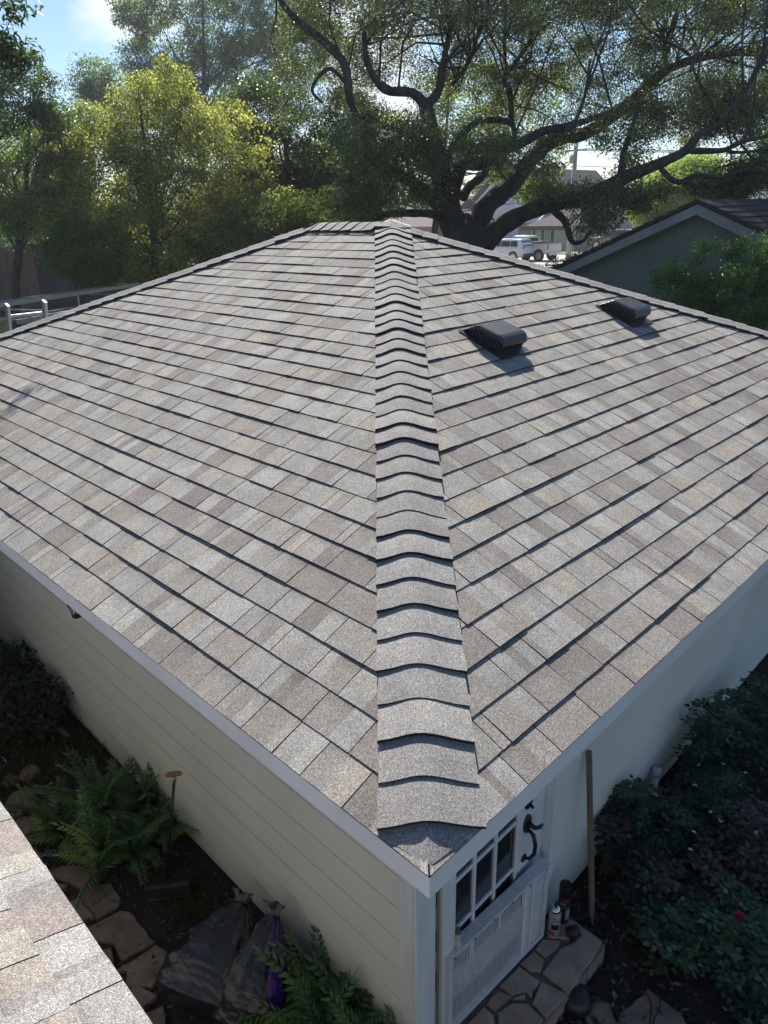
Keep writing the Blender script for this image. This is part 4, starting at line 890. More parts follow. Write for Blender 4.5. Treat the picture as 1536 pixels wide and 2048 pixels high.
# pale spent blossoms
BLS = ['in the middle, upper one', 'in the middle, right below the upper one', 'high up, left of the top pair', 'highest of all, near the wall bush', 'highest on the left', 'in the middle, left below the upper one', 'next to the white pipe', 'lower middle, hanging lowest', 'just left of the upper middle one', 'near the photo edge, upper one', 'near the photo edge, lower one', 'lower middle, above the lowest']
R.seed(4)
for k, (px, py) in enumerate(((1390, 1570), (1441, 1642), (1447, 1527), (1468, 1485), (1412, 1487), (1422, 1623), (1311, 1590), (1381, 1700), (1398, 1530), (1492, 1545), (1512, 1665), (1388, 1665))):
    g = onz(px, py, .48 if py < 1600 else .42); b = MB()
    for j in range(5):
        a = R.uniform(0, 6.28); d = Vector((math.cos(a), math.sin(a), R.uniform(-.3, .5))); w = Vector((-d.y, d.x, 0))*.0025; b.add([(0, 0, 0), d*.008+w, d*.016, d*.008-w], [(0, 1, 2, 3)])
    o = b.go('spent_blossom', M['petal']); o.location = g; tag(o, 'small pale spent blossom on the rose leaves, '+BLS[k], 'blossom', 'spent blossoms on the roses')

# ================================================================== TREES
R.seed(101); NR = np.random.RandomState(101)
def limb(b, pts, n=9):
    """pts: (px, py, depth, width px) -> a bent tapering limb through those places."""
    P = [deep(x, y, t) for x, y, t, w in pts]; r = [w*.46*t/FPX for x, y, t, w in pts]
    Q = []; S = []
    for i in range(len(P)-1):                                     # Catmull-Rom
        p0, p1, p2, p3 = P[max(i-1, 0)], P[i], P[i+1], P[min(i+2, len(P)-1)]
        for k in range(4):
            t = k/4; Q.append(.5*((2*p1)+(p2-p0)*t+(2*p0-5*p1+4*p2-p3)*t*t+(3*p1-p0-3*p2+p3)*t**3)); S.append((r[i]*(1-t)+r[i+1]*t)*R.uniform(.93, 1.08))
    Q.append(P[-1]); S.append(r[-1]); b.tube(Q, S, n); return Q
oak = thing('live_oak', 'big spreading oak with dark twisting limbs rising behind the garage peak', 'tree', tuple(onz(950, 700)*0+Vector((deep(950, 500, 15).x, deep(950, 500, 15).y, 0))))
OB = Vector(oak.location); tk = MB(); T = 15.0
bx = deep(938, 520, T); tk.tube([Vector((bx.x+.1, bx.y, -.1)), Vector((bx.x, bx.y, .5)), deep(937, 505, T), deep(934, 482, T), deep(932, 455, T), deep(930, 430, T)], [.62, .50, .46, .44, .30, .10], 16)
LIMBS = [
 [(940, 500, 15, 62), (903, 440, 15, 58), (893, 400, 15, 52), (876, 320, 14.8, 42), (860, 250, 14.6, 36), (850, 205, 14.5, 30)],
 [(850, 210, 14.5, 26), (823, 185, 14.3, 20), (768, 178, 14, 17), (735, 125, 13.8, 14), (728, 60, 13.6, 9)],
 [(852, 212, 14.5, 24), (878, 180, 14.6, 18), (890, 110, 14.8, 14), (905, 30, 15, 9)],
 [(915, 450, 15, 40), (905, 400, 14.7, 32), (915, 350, 14.2, 30), (930, 328, 14, 29), (968, 327, 13.8, 26), (995, 308, 13.7, 23), (1040, 288, 13.6, 20), (1088, 262, 13.5, 17), (1148, 250, 13.4, 14), (1225, 222, 13.4, 11), (1290, 205, 13.4, 7)],
 [(944, 500, 15, 56), (960, 440, 15.2, 46), (980, 405, 15.4, 42), (1018, 375, 15.6, 40), (1048, 335, 15.8, 36), (1088, 293, 16, 33), (1128, 273, 16, 31), (1168, 268, 16, 29), (1218, 238, 16, 27), (1268, 198, 16, 24), (1318, 150, 16, 21), (1360, 128, 16, 18), (1418, 113, 16, 15), (1493, 104, 16, 12), (1560, 96, 16, 10)],
 [(950, 512, 15, 50), (992, 463, 14.6, 42), (1048, 428, 14.2, 36), (1108, 408, 13.8, 33), (1168, 394, 13.5, 32), (1218, 375, 13.2, 34), (1248, 356, 13, 30), (1298, 336, 12.8, 25), (1338, 319, 12.7, 21), (1373, 300, 12.6, 19), (1398, 270, 12.5, 17), (1443, 245, 12.5, 15), (1478, 200, 12.5, 13), (1508, 150, 12.5, 10), (1540, 70, 12.5, 7)],
 [(1370, 300, 12.6, 14), (1400, 302, 12.5, 13), (1448, 300, 12.4, 11), (1482, 284, 12.3, 9), (1550, 270, 12.3, 7)],
 [(1448, 300, 12.4, 8), (1480, 305, 12.4, 6), (1550, 296, 12.4, 5)],
 [(1322, 338, 12.8, 12), (1342, 358, 12.7, 12), (1360, 364, 12.6, 10), (1393, 350, 12.6, 9), (1443, 355, 12.5, 8), (1488, 340, 12.5, 7), (1550, 345, 12.5, 5)],
 [(1352, 362, 12.6, 9), (1385, 368, 12.6, 7), (1410, 388, 12.6, 4)],
 [(1243, 358, 13, 20), (1247, 310, 13, 14), (1262, 262, 13.1, 11), (1280, 205, 13.2, 7)],
 [(1108, 422, 13.8, 16), (1126, 438, 13.7, 15), (1135, 455, 13.6, 14), (1139, 472, 13.6, 13), (1148, 486, 13.6, 10), (1168, 480, 13.6, 8), (1180, 462, 13.6, 5)],
 [(935, 450, 15, 30), (868, 428, 14.6, 20), (818, 426, 14.3, 17), (775, 428, 14, 14), (748, 440, 13.9, 9), (758, 412, 13.8, 6)],
 [(915, 440, 15, 40), (878, 408, 14.4, 32), (840, 375, 14, 27), (790, 345, 13.8, 24), (745, 318, 13.7, 20), (728, 270, 13.6, 17), (722, 235, 13.6, 15)],
 [(728, 260, 13.6, 15), (700, 200, 13.4, 17), (690, 130, 13.2, 19), (650, 85, 13.1, 19), (605, 50, 13, 16), (560, 0, 13, 12), (540, -60, 13, 8)],
 [(645, 205, 13.4, 5), (624, 182, 13.4, 7), (640, 150, 13.4, 8), (662, 138, 13.3, 8), (690, 165, 13.3, 8)],
 
 [(892, 330, 14.9, 17), (905, 292, 15, 16), (930, 262, 15.1, 14), (958, 243, 15.2, 13), (998, 240, 15.2, 13), (1026, 252, 15.2, 12), (1028, 290, 15.2, 8)],
 [(1024, 250, 15.2, 13), (1022, 210, 15.2, 12), (1018, 178, 15.3, 12), (1008, 158, 15.3, 11), (1036, 118, 15.4, 9), (1060, 80, 15.5, 7), (1066, 20, 15.6, 5)],
 [(925, 395, 15.2, 22), (940, 372, 15.3, 19), (965, 352, 15.4, 17), (978, 322, 15.5, 13), (975, 290, 15.6, 7)],
 [(1335, 140, 16, 11), (1328, 90, 16, 9), (1350, 40, 16, 7), (1360, -30, 16, 5)],
 [(1440, 245, 12.5, 9), (1425, 210, 12.5, 8), (1395, 160, 12.5, 6), (1380, 110, 12.5, 4)],
 [(905, 170, 14.7, 9), (940, 120, 14.8, 8), (960, 50, 15, 6)], [(1148, 250, 13.4, 9), (1170, 190, 13.4, 7), (1180, 120, 13.4, 5)],
 [(990, 312, 13.7, 9), (1000, 345, 13.8, 6), (1020, 365, 13.8, 4)],
]
LQ = []
for L in LIMBS: LQ += limb(tk, L)
def gapped(px, py, gaps): return any(((px-a)/c)**2+((py-b)/d)**2 < 1 for a, b, c, d in gaps)
OG = [(800, 205, 42, 26), (1200, 315, 66, 46), (1060, 330, 28, 26), (1480, 268, 60, 26), (1330, 288, 34, 26), (1240, 300, 40, 60), (960, 285, 24, 22), (650, 170, 26, 18), (1440, 320, 40, 18), (1290, 250, 22, 20), (700, 300, 14, 30), (1120, 215, 18, 8), (1165, 345, 35, 22)]
C = []
rs = random.Random(3)
while len(C) < 2050:                                             # the high mass of the crown
    px, py = rs.uniform(560, 1700), rs.uniform(-190, 285)
    lim = 285 if px > 880 else 240
    if py > lim or gapped(px, py, OG): continue
    if px < 640 and rs.random() < .25: continue
    if py > 170 and rs.random() < .45: continue
    if py > 60 and rs.random() < .22: continue
    C.append(tuple(deep(px, py, rs.uniform(12.4, 17.5) if py < 50 else rs.uniform(14.6, 18.5))))
for (ax, ay, arx, ary, n) in [(780, 365, 90, 56, 46), (740, 300, 55, 75, 40), (1200, 392, 74, 20, 30), (1188, 440, 40, 26, 9), (1120, 385, 60, 14, 10), (1500, 345, 60, 34, 46), (1440, 380, 60, 18, 24), (1270, 400, 22, 20, 12), (1320, 380, 26, 12, 8),
                              (1300, 240, 50, 40, 26), (1420, 215, 70, 50, 60), (1510, 240, 50, 40, 26), (1225, 255, 30, 40, 10), (1000, 300, 30, 30, 16), (860, 330, 26, 50, 14), (830, 275, 34, 40, 22), (940, 300, 30, 36, 10), (720, 410, 40, 26, 24), (1085, 330, 30, 26, 8), (1270, 300, 20, 50, 12), (1215, 420, 24, 24, 6)]:
    for i in range(n):
        a = rs.uniform(0, 6.28); r_ = math.sqrt(rs.random()); C.append(tuple(deep(ax+arx*r_*math.cos(a), ay+ary*r_*math.sin(a), rs.uniform(12.5, 14.2))))
C = np.array(C)
for i in range(280):                                              # side branches reaching from the limbs into the clumps
    c = Vector(C[rs.randrange(len(C))]); q = min(rs.sample(LQ, 40), key=lambda p: (p-c).length)
    if (q-c).length > 3: continue
    m1 = q.lerp(c, .35)+Vector((rs.uniform(-.2, .2), rs.uniform(-.2, .2), rs.uniform(-.1, .25))); m2 = q.lerp(c, .7)+Vector((rs.uniform(-.2, .2), rs.uniform(-.2, .2), rs.uniform(-.1, .25)))
    w = min(.026, .008+.008*(q-c).length); tk.tube([q, m1, m2, c], [w, w*.75, w*.5, w*.25], 5, cap=False)
tk.V = [v-OB for v in tk.V]
tko = tk.go('trunk', M['bark'], oak, smooth=True)
OAKP = [(.085, .105, .060), (.115, .14, .078), (.060, .076, .046), (.17, .20, .09)]
crown('crown', C-np.array(OB), NR.uniform(.22, .50, len(C)), NR.uniform(125, 250, len(C)), .054, .027, OAKP, M['leaf'], oak, flat=.75)

def tree(name, label, blobs, t, ln, wd, pal, m, seed, per=120, cr_=.5, base=None, trunk=.2, group=None, gaps=(), twigs=40, density=1.0, bark='bark2', td=None):
    """A tree whose crown fills the given places of the sight; each blob is (px, py, rx, ry, clumps)."""
    global NR
    NR = np.random.RandomState(seed); rs = random.Random(seed)
    if base is None:
        q = deep(blobs[0][0], blobs[0][1], t)
    else: q = deep(base[0], base[1], t)
    o = thing(name, label, 'tree', (q.x, q.y, 0), 0, group); off = Vector((q.x, q.y, 0)); C = []
    for (a, b, rx, ry, n) in blobs:
        dz = td or (rx+ry)/2*t/FPX*.8; k = 0
        while k < n*density:
            u = [rs.gauss(0, 1) for _ in range(3)]; L = math.sqrt(sum(x*x for x in u)); f = rs.uniform(.15, 1)**.45/L
            px, py = a+rx*u[0]*f, b+ry*u[1]*f; k += 1
            if gapped(px, py, gaps): continue
            p = deep(px, py, t+dz*u[2]*f)
            if p.z < .15: continue
            C.append(p-off)
    b = MB(); top = max(c.z for c in C); crv = Vector((0, 0, top*.45))
    ctr = sum(C, Vector())/len(C); j1 = Vector((ctr.x*.25, ctr.y*.25, ctr.z*.45)); j2 = Vector((ctr.x*.7, ctr.y*.7, ctr.z*.85))
    b.tube([(0, 0, -.1), (0.03, .02, .5), j1, j2, Vector((ctr.x, ctr.y, top*.9))], [trunk*1.25, trunk, trunk*.8, trunk*.5, trunk*.12], 10)
    for i in range(twigs):
        c = C[rs.randrange(len(C))]; s_ = j1.lerp(j2, rs.uniform(.2, 1)); md = s_.lerp(c, .5)+Vector((rs.uniform(-.3, .3), rs.uniform(-.3, .3), rs.uniform(-.2, .4))); w = trunk*rs.uniform(.12, .28)
        b.tube([s_, md, c], [w, w*.6, w*.2], 5, cap=False)
    b.go('trunk', M[bark], o, smooth=True)
    Cn = np.array([tuple(c) for c in C]); crown('crown', Cn, NR.uniform(.6, 1.2, len(C))*cr_, NR.uniform(.6, 1.3, len(C))*per, ln, wd, pal, m, o)
    return o
YG = [(.31, .32, .11), (.24, .26, .09), (.17, .19, .07), (.42, .40, .16), (.13, .15, .06), (.10, .125, .05)]
GR = [(.07, .11, .035), (.05, .085, .028), (.10, .15, .04)]; DK = [(.04, .065, .028), (.06, .092, .035), (.03, .048, .022)]; PG = [(.17, .22, .11), (.12, .16, .075), (.21, .26, .14)]; BG = [(.10, .155, .06), (.13, .19, .075), (.075, .115, .05)]
tree('yellow_green_tree', 'yellow green leafed tree standing out in the sun left of the garage peak', [(300, 260, 120, 110, 150), (400, 330, 150, 140, 200), (200, 360, 130, 130, 190), (300, 480, 190, 80, 170), (110, 410, 90, 50, 60), (330, 170, 60, 50, 24), (480, 420, 110, 110, 90), (180, 500, 90, 50, 70)], 20.5, .075, .046, YG, M['yleaf'], 5, per=125, cr_=.42, base=(300, 500), gaps=[(195, 400, 18, 22), (215, 490, 30, 16)], trunk=.16)
tree('dark_tree', 'dense dark green tree between the yellow green tree and the oak', [(560, 330, 130, 130, 250), (640, 400, 120, 70, 160), (480, 450, 110, 70, 120), (690, 250, 60, 80, 60), (520, 220, 90, 70, 90)], 23, .085, .05, DK+GR[:1], M['leaf'], 6, per=150, cr_=.5, base=(600, 480), trunk=.2)
tree('tall_tree', 'tall airy blue green tree behind the yellow green tree with sky showing through', [(330, 110, 90, 110, 120), (440, 60, 120, 90, 130), (520, 130, 80, 80, 90), (235, 190, 75, 66, 90), (400, 200, 120, 70, 90), (300, 20, 70, 60, 50), (560, 20, 90, 70, 70), (175, 160, 36, 50, 26), (470, -60, 160, 60, 80), (620, 90, 90, 90, 80)], 48, .17, .095, BG, M['leaf'], 7, per=120, cr_=.85, base=(400, 480), trunk=.28, gaps=[(500, 185, 18, 14), (350, 60, 16, 20)], bark='bark')
tree('pale_tree', 'pale green loose tree at the left edge above the wooden fence', [(150, 255, 70, 46, 50), (40, 340, 100, 100, 140), (20, 430, 90, 60, 80), (120, 290, 60, 60, 50), (140, 370, 50, 70, 40)], 21, .085, .05, PG, M['leaf'], 8, per=105, cr_=.42, base=(5, 560), trunk=.16)
tree('left_tree', 'dark tree crown at the upper left edge with ragged outline', [(30, 200, 95, 75, 80), (0, 130, 75, 50, 34), (100, 235, 55, 40, 30), (-80, 150, 90, 120, 50)], 19, .075, .042, GR+DK[:1], M['leaf'], 9, per=120, cr_=.36, base=(-140, 500), trunk=.14, twigs=16)
tree('overhanging_tree', 'nearer tree whose leafy twigs hang into the upper left corner, crown extended out of view for shade', [(-70, 60, 60, 80, 34), (10, 95, 40, 22, 14), (40, 120, 36, 20, 9), (20, 20, 30, 14, 6), (150, -95, 60, 16, 5), (-420, 250, 190, 260, 240), (-330, 560, 120, 100, 60)], 8.7, .085, .036, [(.04, .065, .03), (.06, .085, .04)], M['leaf'], 10, per=34, cr_=.22, base=(-360, 700), trunk=.13, bark='bark', twigs=50)  # the large left crown blobs are unseen, added to block sky over the alley
for k, (lab, bl, t_, pal, mm) in enumerate([
    ('green bushy shrub at the lawn edge under the yellow green tree', [(140, 490, 60, 70, 90), (190, 540, 50, 34, 40)], 19, [(.10, .16, .04), (.06, .10, .03)], 'mleaf'),
    ('dark shrub row along the lawn left of the garage roof', [(330, 500, 170, 60, 130), (260, 550, 90, 26, 50), (420, 470, 100, 50, 60)], 21.5, DK, 'mleaf'),
    ('shrub with fine leaves rising behind the left part of the garage ridge', [(540, 460, 120, 60, 90), (650, 430, 110, 50, 70), (740, 430, 50, 20, 16)], 19, DK+YG[4:], 'mleaf')]):
    o = tree('tall_shrub', lab, bl, t_, .07, .042, pal, M[mm], 30+k, per=110, cr_=.34, trunk=.06, group='shrubs at the lawn'); o['category'] = 'shrub'
tree('sunlit_tree', 'sunlit pale green tree seen far behind the oak limbs', [(900, 250, 150, 90, 90), (760, 300, 110, 90, 70), (1030, 300, 120, 80, 60), (660, 330, 90, 70, 50), (1075, 385, 62, 26, 40), (1000, 180, 170, 60, 60), (840, 385, 60, 28, 24)], 33, .14, .085, [(.15, .20, .05), (.11, .16, .04), (.19, .23, .06)], M['yleaf'], 11, per=85, cr_=.65, base=(860, 440), gaps=[(960, 400, 36, 30), (800, 205, 60, 30), (1000, 395, 30, 20)], trunk=.2)
tree('round_tree', 'rounded pale green tree behind the neighbouring gable', [(1345, 395, 62, 66, 190), (1400, 350, 50, 42, 90), (1300, 430, 36, 30, 50), (1430, 395, 50, 22, 50)], 38, .13, .075, [(.20, .28, .10), (.15, .22, .075), (.25, .32, .10)], M['yleaf'], 12, per=120, cr_=.62, base=(1350, 440), trunk=.2)
tree('edge_tree', 'bright green tree at the right edge of the photo behind the oak', [(1560, 300, 60, 60, 60), (1500, 350, 50, 26, 30), (1470, 190, 100, 60, 40)], 26, .11, .065, [(.13, .19, .05), (.09, .14, .04)], M['yleaf'], 13, per=85, cr_=.5, base=(1640, 440), trunk=.2)
o = tree('fine_leaved_shrub', 'dark fine leaved shrub growing in front of the grey green gable', [(1490, 590, 120, 80, 190), (1390, 590, 80, 45, 80), (1345, 548, 50, 30, 26), (1560, 520, 90, 70, 80), (1440, 650, 130, 50, 120), (1390, 505, 26, 22, 7), (1460, 500, 40, 18, 12)], 9.6, .044, .020, [(.08, .15, .05), (.055, .11, .04), (.11, .19, .06)], M['leaf'], 14, per=95, cr_=.16, base=(1490, 640), trunk=.05, twigs=60, bark='bark'); o['category'] = 'shrub'
o = tree('dark_sprig_bush', 'small bush of dark sprigs at the street edge in front of the grey pole', [(1120, 525, 30, 12, 12), (1095, 535, 26, 9, 9), (1150, 518, 14, 10, 6)], 15, .055, .03, DK, M['leaf'], 15, per=22, cr_=.13, trunk=.02, twigs=14, bark='bark'); o['category'] = 'shrub'
NR = np.random.RandomState(55)
n = 1500; px = NR.uniform(-600, 2100, n); cc = []
for i in range(n):
    t_ = NR.uniform(95, 130); p = deep(px[i], 440, t_); p.z = NR.uniform(0, 9+3*math.sin(px[i]*.02)+2*math.sin(px[i]*.051+1)); cc.append(tuple(p))
crown('distant_woods', np.array(cc), NR.uniform(1, 2.4, n), 38, .7, .45, [(.07, .10, .045), (.05, .075, .035)], M['leaf'], None, kind='stuff')
cc = []
for i in range(420):
    t_ = NR.uniform(44, 54); p = deep(NR.uniform(-500, 720), 440, t_); p.z = NR.uniform(0, 6.5); cc.append(tuple(p))
crown('hedge_mass', np.array(cc), NR.uniform(.8, 1.5, 420), 80, .3, .18, DK+GR[:1], M['leaf'], None, kind='stuff')

# ================================================================== NEIGHBOUR'S GARAGE (gable end towards us)
ng = thing('neighbour_garage', 'grey green sided gable of the neighbouring garage with a dark shingle roof', 'garage')
NX = 11.0; ap = onx(1412, 402, NX); S_ = .43; HWY = 4.3
def yz(y, z, x=NX): return Vector((x, ap.y+y, z))
MB().add([yz(-HWY+.3, 0), yz(HWY-.3, 0), yz(HWY-.3, ap.z-.12-(HWY-.3)*S_), yz(0, ap.z-.12), yz(-HWY+.3, ap.z-.12-(HWY-.3)*S_)], [(0, 1, 2, 3, 4)]).go('gable_wall', M['gable'], ng)
z = 0.0
while z < ap.z-.25:                                               # lap boards, clipped under the rakes
    z1 = min(z+.30, ap.z-.2); hw = lambda q: min(HWY-.3, (ap.z-.14-q)/S_); a, b = hw(z), hw(z1)
    if a > .1:
        b = max(b, .02); MB().add([yz(-a, z, NX-.022), yz(a, z, NX-.022), yz(b, z1, NX-.006), yz(-b, z1, NX-.006), yz(-a, z, NX-.001), yz(a, z, NX-.001)], [(0, 3, 2, 1), (0, 1, 5, 4)]).go('siding_board', M['gable'], ng)
    z = z1
for sg in (1, -1):
    u = Vector((0, sg, -S_)).normalized(); L = HWY*math.hypot(1, S_); nn = Vector((0, sg*S_, 1)).normalized(); top = yz(0, ap.z-.02, NX-.30)
    MB().prism([top-nn*.02-u*(-.02*S_), top-nn*.155-u*(-.155*S_), top-nn*.155+u*L, top-nn*.02+u*L], (.04, 0, 0)).go('rake_board', M['gtrim'], ng)
    k = MB(); k.prism([top+Vector((-.03, 0, 0))+nn*.0, top+Vector((-.03, 0, 0))+u*(L+.02), top+Vector((-.03, 0, 0))+u*(L+.02)+nn*.045, top+Vector((-.03, 0, 0))+nn*.045], (8.2, 0, 0))
    rf = k.go('roof', M['droof'], ng)
    k = MB(); s_ = .1
    while s_ < L-.1:                                              # raised shingle courses
        k.prism([top+Vector((-.028, 0, 0))+u*s_+nn*.046, top+Vector((-.028, 0, 0))+u*(s_+.19)+nn*.046, top+Vector((-.028, 0, 0))+u*(s_+.19)+nn*.064], (8.19, 0, 0)); s_ += .195
    tag(k.go('shingle_course', M['droof'], rf), kind='stuff')
    MB().prism([yz(sg*(HWY-.3), 0), yz(sg*(HWY-.25), 0), yz(sg*(HWY-.25), ap.z-.25-(HWY-.3)*S_), yz(sg*(HWY-.3), ap.z-.25-(HWY-.3)*S_)], (7.8, 0, 0)).go('wall', M['gable'], ng)

# ================================================================== HOUSES ACROSS THE STREET (fronts face us along -X)
def front(X, px0, px1, py_e, py_b, at=None):
    """y of both ends and heights of eave and foot of a street front lying in the plane x = X."""
    xm = at or (px0+px1)/2
    return onx(px0, py_e, X).y, onx(px1, py_e, X).y, onx(xm, py_e, X).z, max(0, onx(xm, py_b, X).z)
def gable_roof(parent, X, y0, y1, ze, depth, rise, m, over=.5, hip=0):
    """Ridge parallel to the street."""
    a, b = max(y0, y1)+over, min(y0, y1)-over; sl = rise/(depth/2)
    P = lambda x, y, z: Vector((x, y, z)); x0, xm, x1 = X-over, X+depth/2, X+depth+over; z0 = ze-over*sl
    V = [P(x0, a, z0), P(x0, b, z0), P(xm, b, ze+rise), P(xm, a-hip, ze+rise), P(x1, b, z0), P(x1, a, z0)]
    o = MB().add(V+[v-Vector((0, 0, .18)) for v in V], [(0, 3, 2, 1), (3, 5, 4, 2), (6, 7, 8, 9), (9, 8, 10, 11), (0, 1, 7, 6), (1, 2, 8, 7), (2, 4, 10, 8), (0, 6, 9, 3), (3, 9, 11, 5), (4, 5, 11, 10)]).go('roof', m, parent)
    return o
def box_walls(parent, X, y0, y1, ze, depth, m, rise=None):
    a, b = max(y0, y1), min(y0, y1)
    MB().lohi((X, b, 0), (X+.25, a, ze)).go('wall', m, parent)
    for yy in (a-.25, b):
        V = [(X+.251, yy, 0), (X+depth, yy, 0), (X+depth, yy, ze), (X+depth/2, yy, ze+(rise or 0)), (X+.251, yy, ze)]
        MB().prism(V, (0, .25, 0)).go('wall', m, parent)
def window(parent, X, y0, y1, z0, z1, bars=(2, 4), frame='white', pane='glass'):
    a, b = max(y0, y1), min(y0, y1); f = MB(); w = .07
    f.lohi((X-.06, b-w, z0-w), (X-.01, a+w, z0)).lohi((X-.06, b-w, z1), (X-.01, a+w, z1+w)).lohi((X-.06, b-w, z0), (X-.01, b, z1)).lohi((X-.06, a, z0), (X-.01, a+w, z1))
    f = f.go('window', M[frame], parent)
    nx, nz = bars
    for i in range(1, nx): MB().lohi((X-.05, b+(a-b)*i/nx-.03, z0), (X-.02, b+(a-b)*i/nx+.03, z1)).go('glazing_bar', M[frame], f)
    for i in range(1, nz): MB().lohi((X-.048, b, z0+(z1-z0)*i/nz-.02), (X-.022, a, z0+(z1-z0)*i/nz+.02)).go('glazing_bar', M[frame], f)
    MB().lohi((X-.018, b, z0), (X-.008, a, z1)).go('pane', M[pane], f)
    return f
def shutter(parent, X, y0, y1, z0, z1): MB().lohi((X-.09, min(y0, y1), z0), (X-.012, max(y0, y1), z1)).go('shutter', M['shutter'], parent)

# stone ranch house with shutters
XA = 64.0; hA = thing('stone_house', 'pale stone house with dark shutters and a dark brown roof beyond the silver pickup', 'house')
ya, yb, zeA, zbA = front(XA, 1064, 1224, 448, 500, 1150)
box_walls(hA, XA, ya, yb, zeA, 10, M['stone'], 2.6); gable_roof(hA, XA, ya, yb, zeA+.1, 10, 2.6, M['troof'], .8, hip=5.5)
MB().lohi((XA-.84, min(ya, yb)-.8, zeA-.42), (XA-.80, max(ya, yb)+.8, zeA-.14)).go('fascia', M['brown'], hA)
yy = lambda px: onx(px, 470, XA).y
zz = lambda py, px=1150: onx(px, py, XA).z
f = window(hA, XA, yy(1090), yy(1101), zz(491), zz(453), (1, 1), 'white', 'curtain')
shutter(hA, XA, yy(1083.5), yy(1088.5), zz(491), zz(452)); shutter(hA, XA, yy(1102.5), yy(1107.5), zz(491), zz(452))
f = window(hA, XA, yy(1181), yy(1193), zz(487), zz(451), (4, 6))
shutter(hA, XA, yy(1176.5), yy(1180), zz(488), zz(450)); shutter(hA, XA, yy(1194), yy(1199), zz(488), zz(450)); shutter(hA, XA, yy(1211), yy(1217), zz(485), zz(450))
MB().lohi((XA-.05, yy(1176), zz(491)), (XA-.012, yy(1200), zz(489))).go('window_sill', M['stone'], hA)
MB().lohi((XA-.06, yy(1140), 0), (XA-.012, yy(1146), zz(452))).go('doorway', M['dark'], hA)
MB().lohi((XA-.9, yy(1153), 0), (XA-.5, yy(1161), zeA-.2)).go('porch_pier', M['stone'], hA)
MB().lohi((XA-.10, yy(1068)+.1, 0), (XA-.02, yy(1068)-.1, zeA)).go('downpipe', M['brown'], hA)
ch = MB().lohi((XA+1.0, yy(1147), zeA), (XA+2.4, yy(1157), zz(415)+.6)).go('brick_chimney', M['brick'], hA)
# white two storey gable behind it
XB = 74.0; hB = thing('white_gable_house', 'tall house with a white gable wall and steep dark roof behind the oak fork', 'house')
gp = onx(1003, 338, XB); sB = .86; zf = 3.0; hw = (gp.z-zf)/sB
Pb = lambda y, z, x=XB: Vector((x, gp.y+y, z))
MB().prism([Pb(-hw+.3, 0), Pb(hw-.3, 0), Pb(hw-.3, zf), Pb(0, gp.z-.3), Pb(-hw+.3, zf)], (.3, 0, 0)).go('wall', M['tudor'], hB)
MB().prism([Pb(-hw+.3, 0, XB+.301), Pb(-hw+.6, 0, XB+.301), Pb(-hw+.6, zf, XB+.301), Pb(-hw+.3, zf, XB+.301)], (21, 0, 0)).go('wall', M['tudor'], hB)
for sg in (1, -1):
    MB().prism([Pb(0, gp.z+.02, XB-.5), Pb(sg*(hw+.4), zf-.4, XB-.5), Pb(sg*(hw+.4), zf-.2, XB-.5), Pb(0, gp.z+.25, XB-.5)], (22, 0, 0)).go('roof', M['droof'], hB)
yB = lambda px: onx(px, 400, XB).y
window(hB, XB, yB(985), yB(991), onx(988, 402, XB).z, onx(988, 390, XB).z, (1, 2), 'shutter')
# half timbered low gable
XT = 62.0; hT = thing('half_timbered_house', 'low half timbered gable with brown trim behind the oak trunk', 'house')
gt = onx(955, 406, XT); sT = .62; zt = onx(1008, 445, XT).z; hw = (gt.z-zt)/sT
Pt = lambda y, z, x=XT: Vector((x, gt.y+y, z))
MB().prism([Pt(-hw, 0), Pt(hw, 0), Pt(hw, zt-.1), Pt(0, gt.z-.2), Pt(-hw, zt-.1)], (.3, 0, 0)).go('wall', M['tudor'], hT)
for yv in [-hw*.8, -hw*.45, -hw*.1, hw*.25, hw*.6]: MB().lohi((XT-.05, gt.y+yv-.08, .2), (XT-.005, gt.y+yv+.08, gt.z-.35-abs(yv)*sT)).go('timber', M['brown'], hT)
MB().lohi((XT-.052, gt.y-hw, 2.1), (XT-.004, gt.y+hw, 2.3)).go('timber', M['brown'], hT)
for sg in (1, -1):
    MB().prism([Pt(0, gt.z-.1, XT-.6), Pt(sg*(hw+.4), zt-.42, XT-.6), Pt(sg*(hw+.4), zt-.12, XT-.6), Pt(0, gt.z+.2, XT-.6)], (.06, 0, 0)).go('rake_board', M['brown'], hT)
    MB().prism([Pt(0, gt.z-.02, XT-.53), Pt(sg*(hw+.4), zt-.34, XT-.53), Pt(sg*(hw+.4), zt-.14, XT-.53), Pt(0, gt.z+.18, XT-.53)], (2.6, 0, 0)).go('roof', M['troof'], hT)
MB().lohi((XT+3, onx(1062, 470, XT).y, 0), (XT+3.3, gt.y-hw, onx(1040, 446, XT+3).z)).go('wall', M['brick'], hT)
# mauve roofed house left of the oak
XC = 58.0; hC = thing('mauve_roof_house', 'house with a long mauve shingle roof seen between the garage peak and the oak trunk', 'house')
ya, yb, zeC, _ = front(XC, 745, 872, 448, 500); box_walls(hC, XC, ya, yb, zeC, 9, M['brick'], 2.2); gable_roof(hC, XC, ya, yb, zeC+.1, 9, 2.3, M['mroof'], .7)
g_ = onx(893, 428, XC-.6); MB().prism([g_+Vector((0, 0, .2)), g_+Vector((0, 1.6, -.95)), g_+Vector((0, -1.6, -.95))], (4, 0, 0)).go('porch_gable', M['tudor'], hC)
for sg in (1, -1): MB().prism([g_+Vector((-.1, 0, .22)), g_+Vector((-.1, sg*1.8, -1.0)), g_+Vector((-.1, sg*1.8, -.85)), g_+Vector((-.1, 0, .40))], (4.1, 0, 0)).go('porch_roof', M['mroof'], hC)
window(hC, XC, onx(820, 470, XC).y, onx(835, 470, XC).y, 1.0, 2.2, (2, 2), 'shutter')
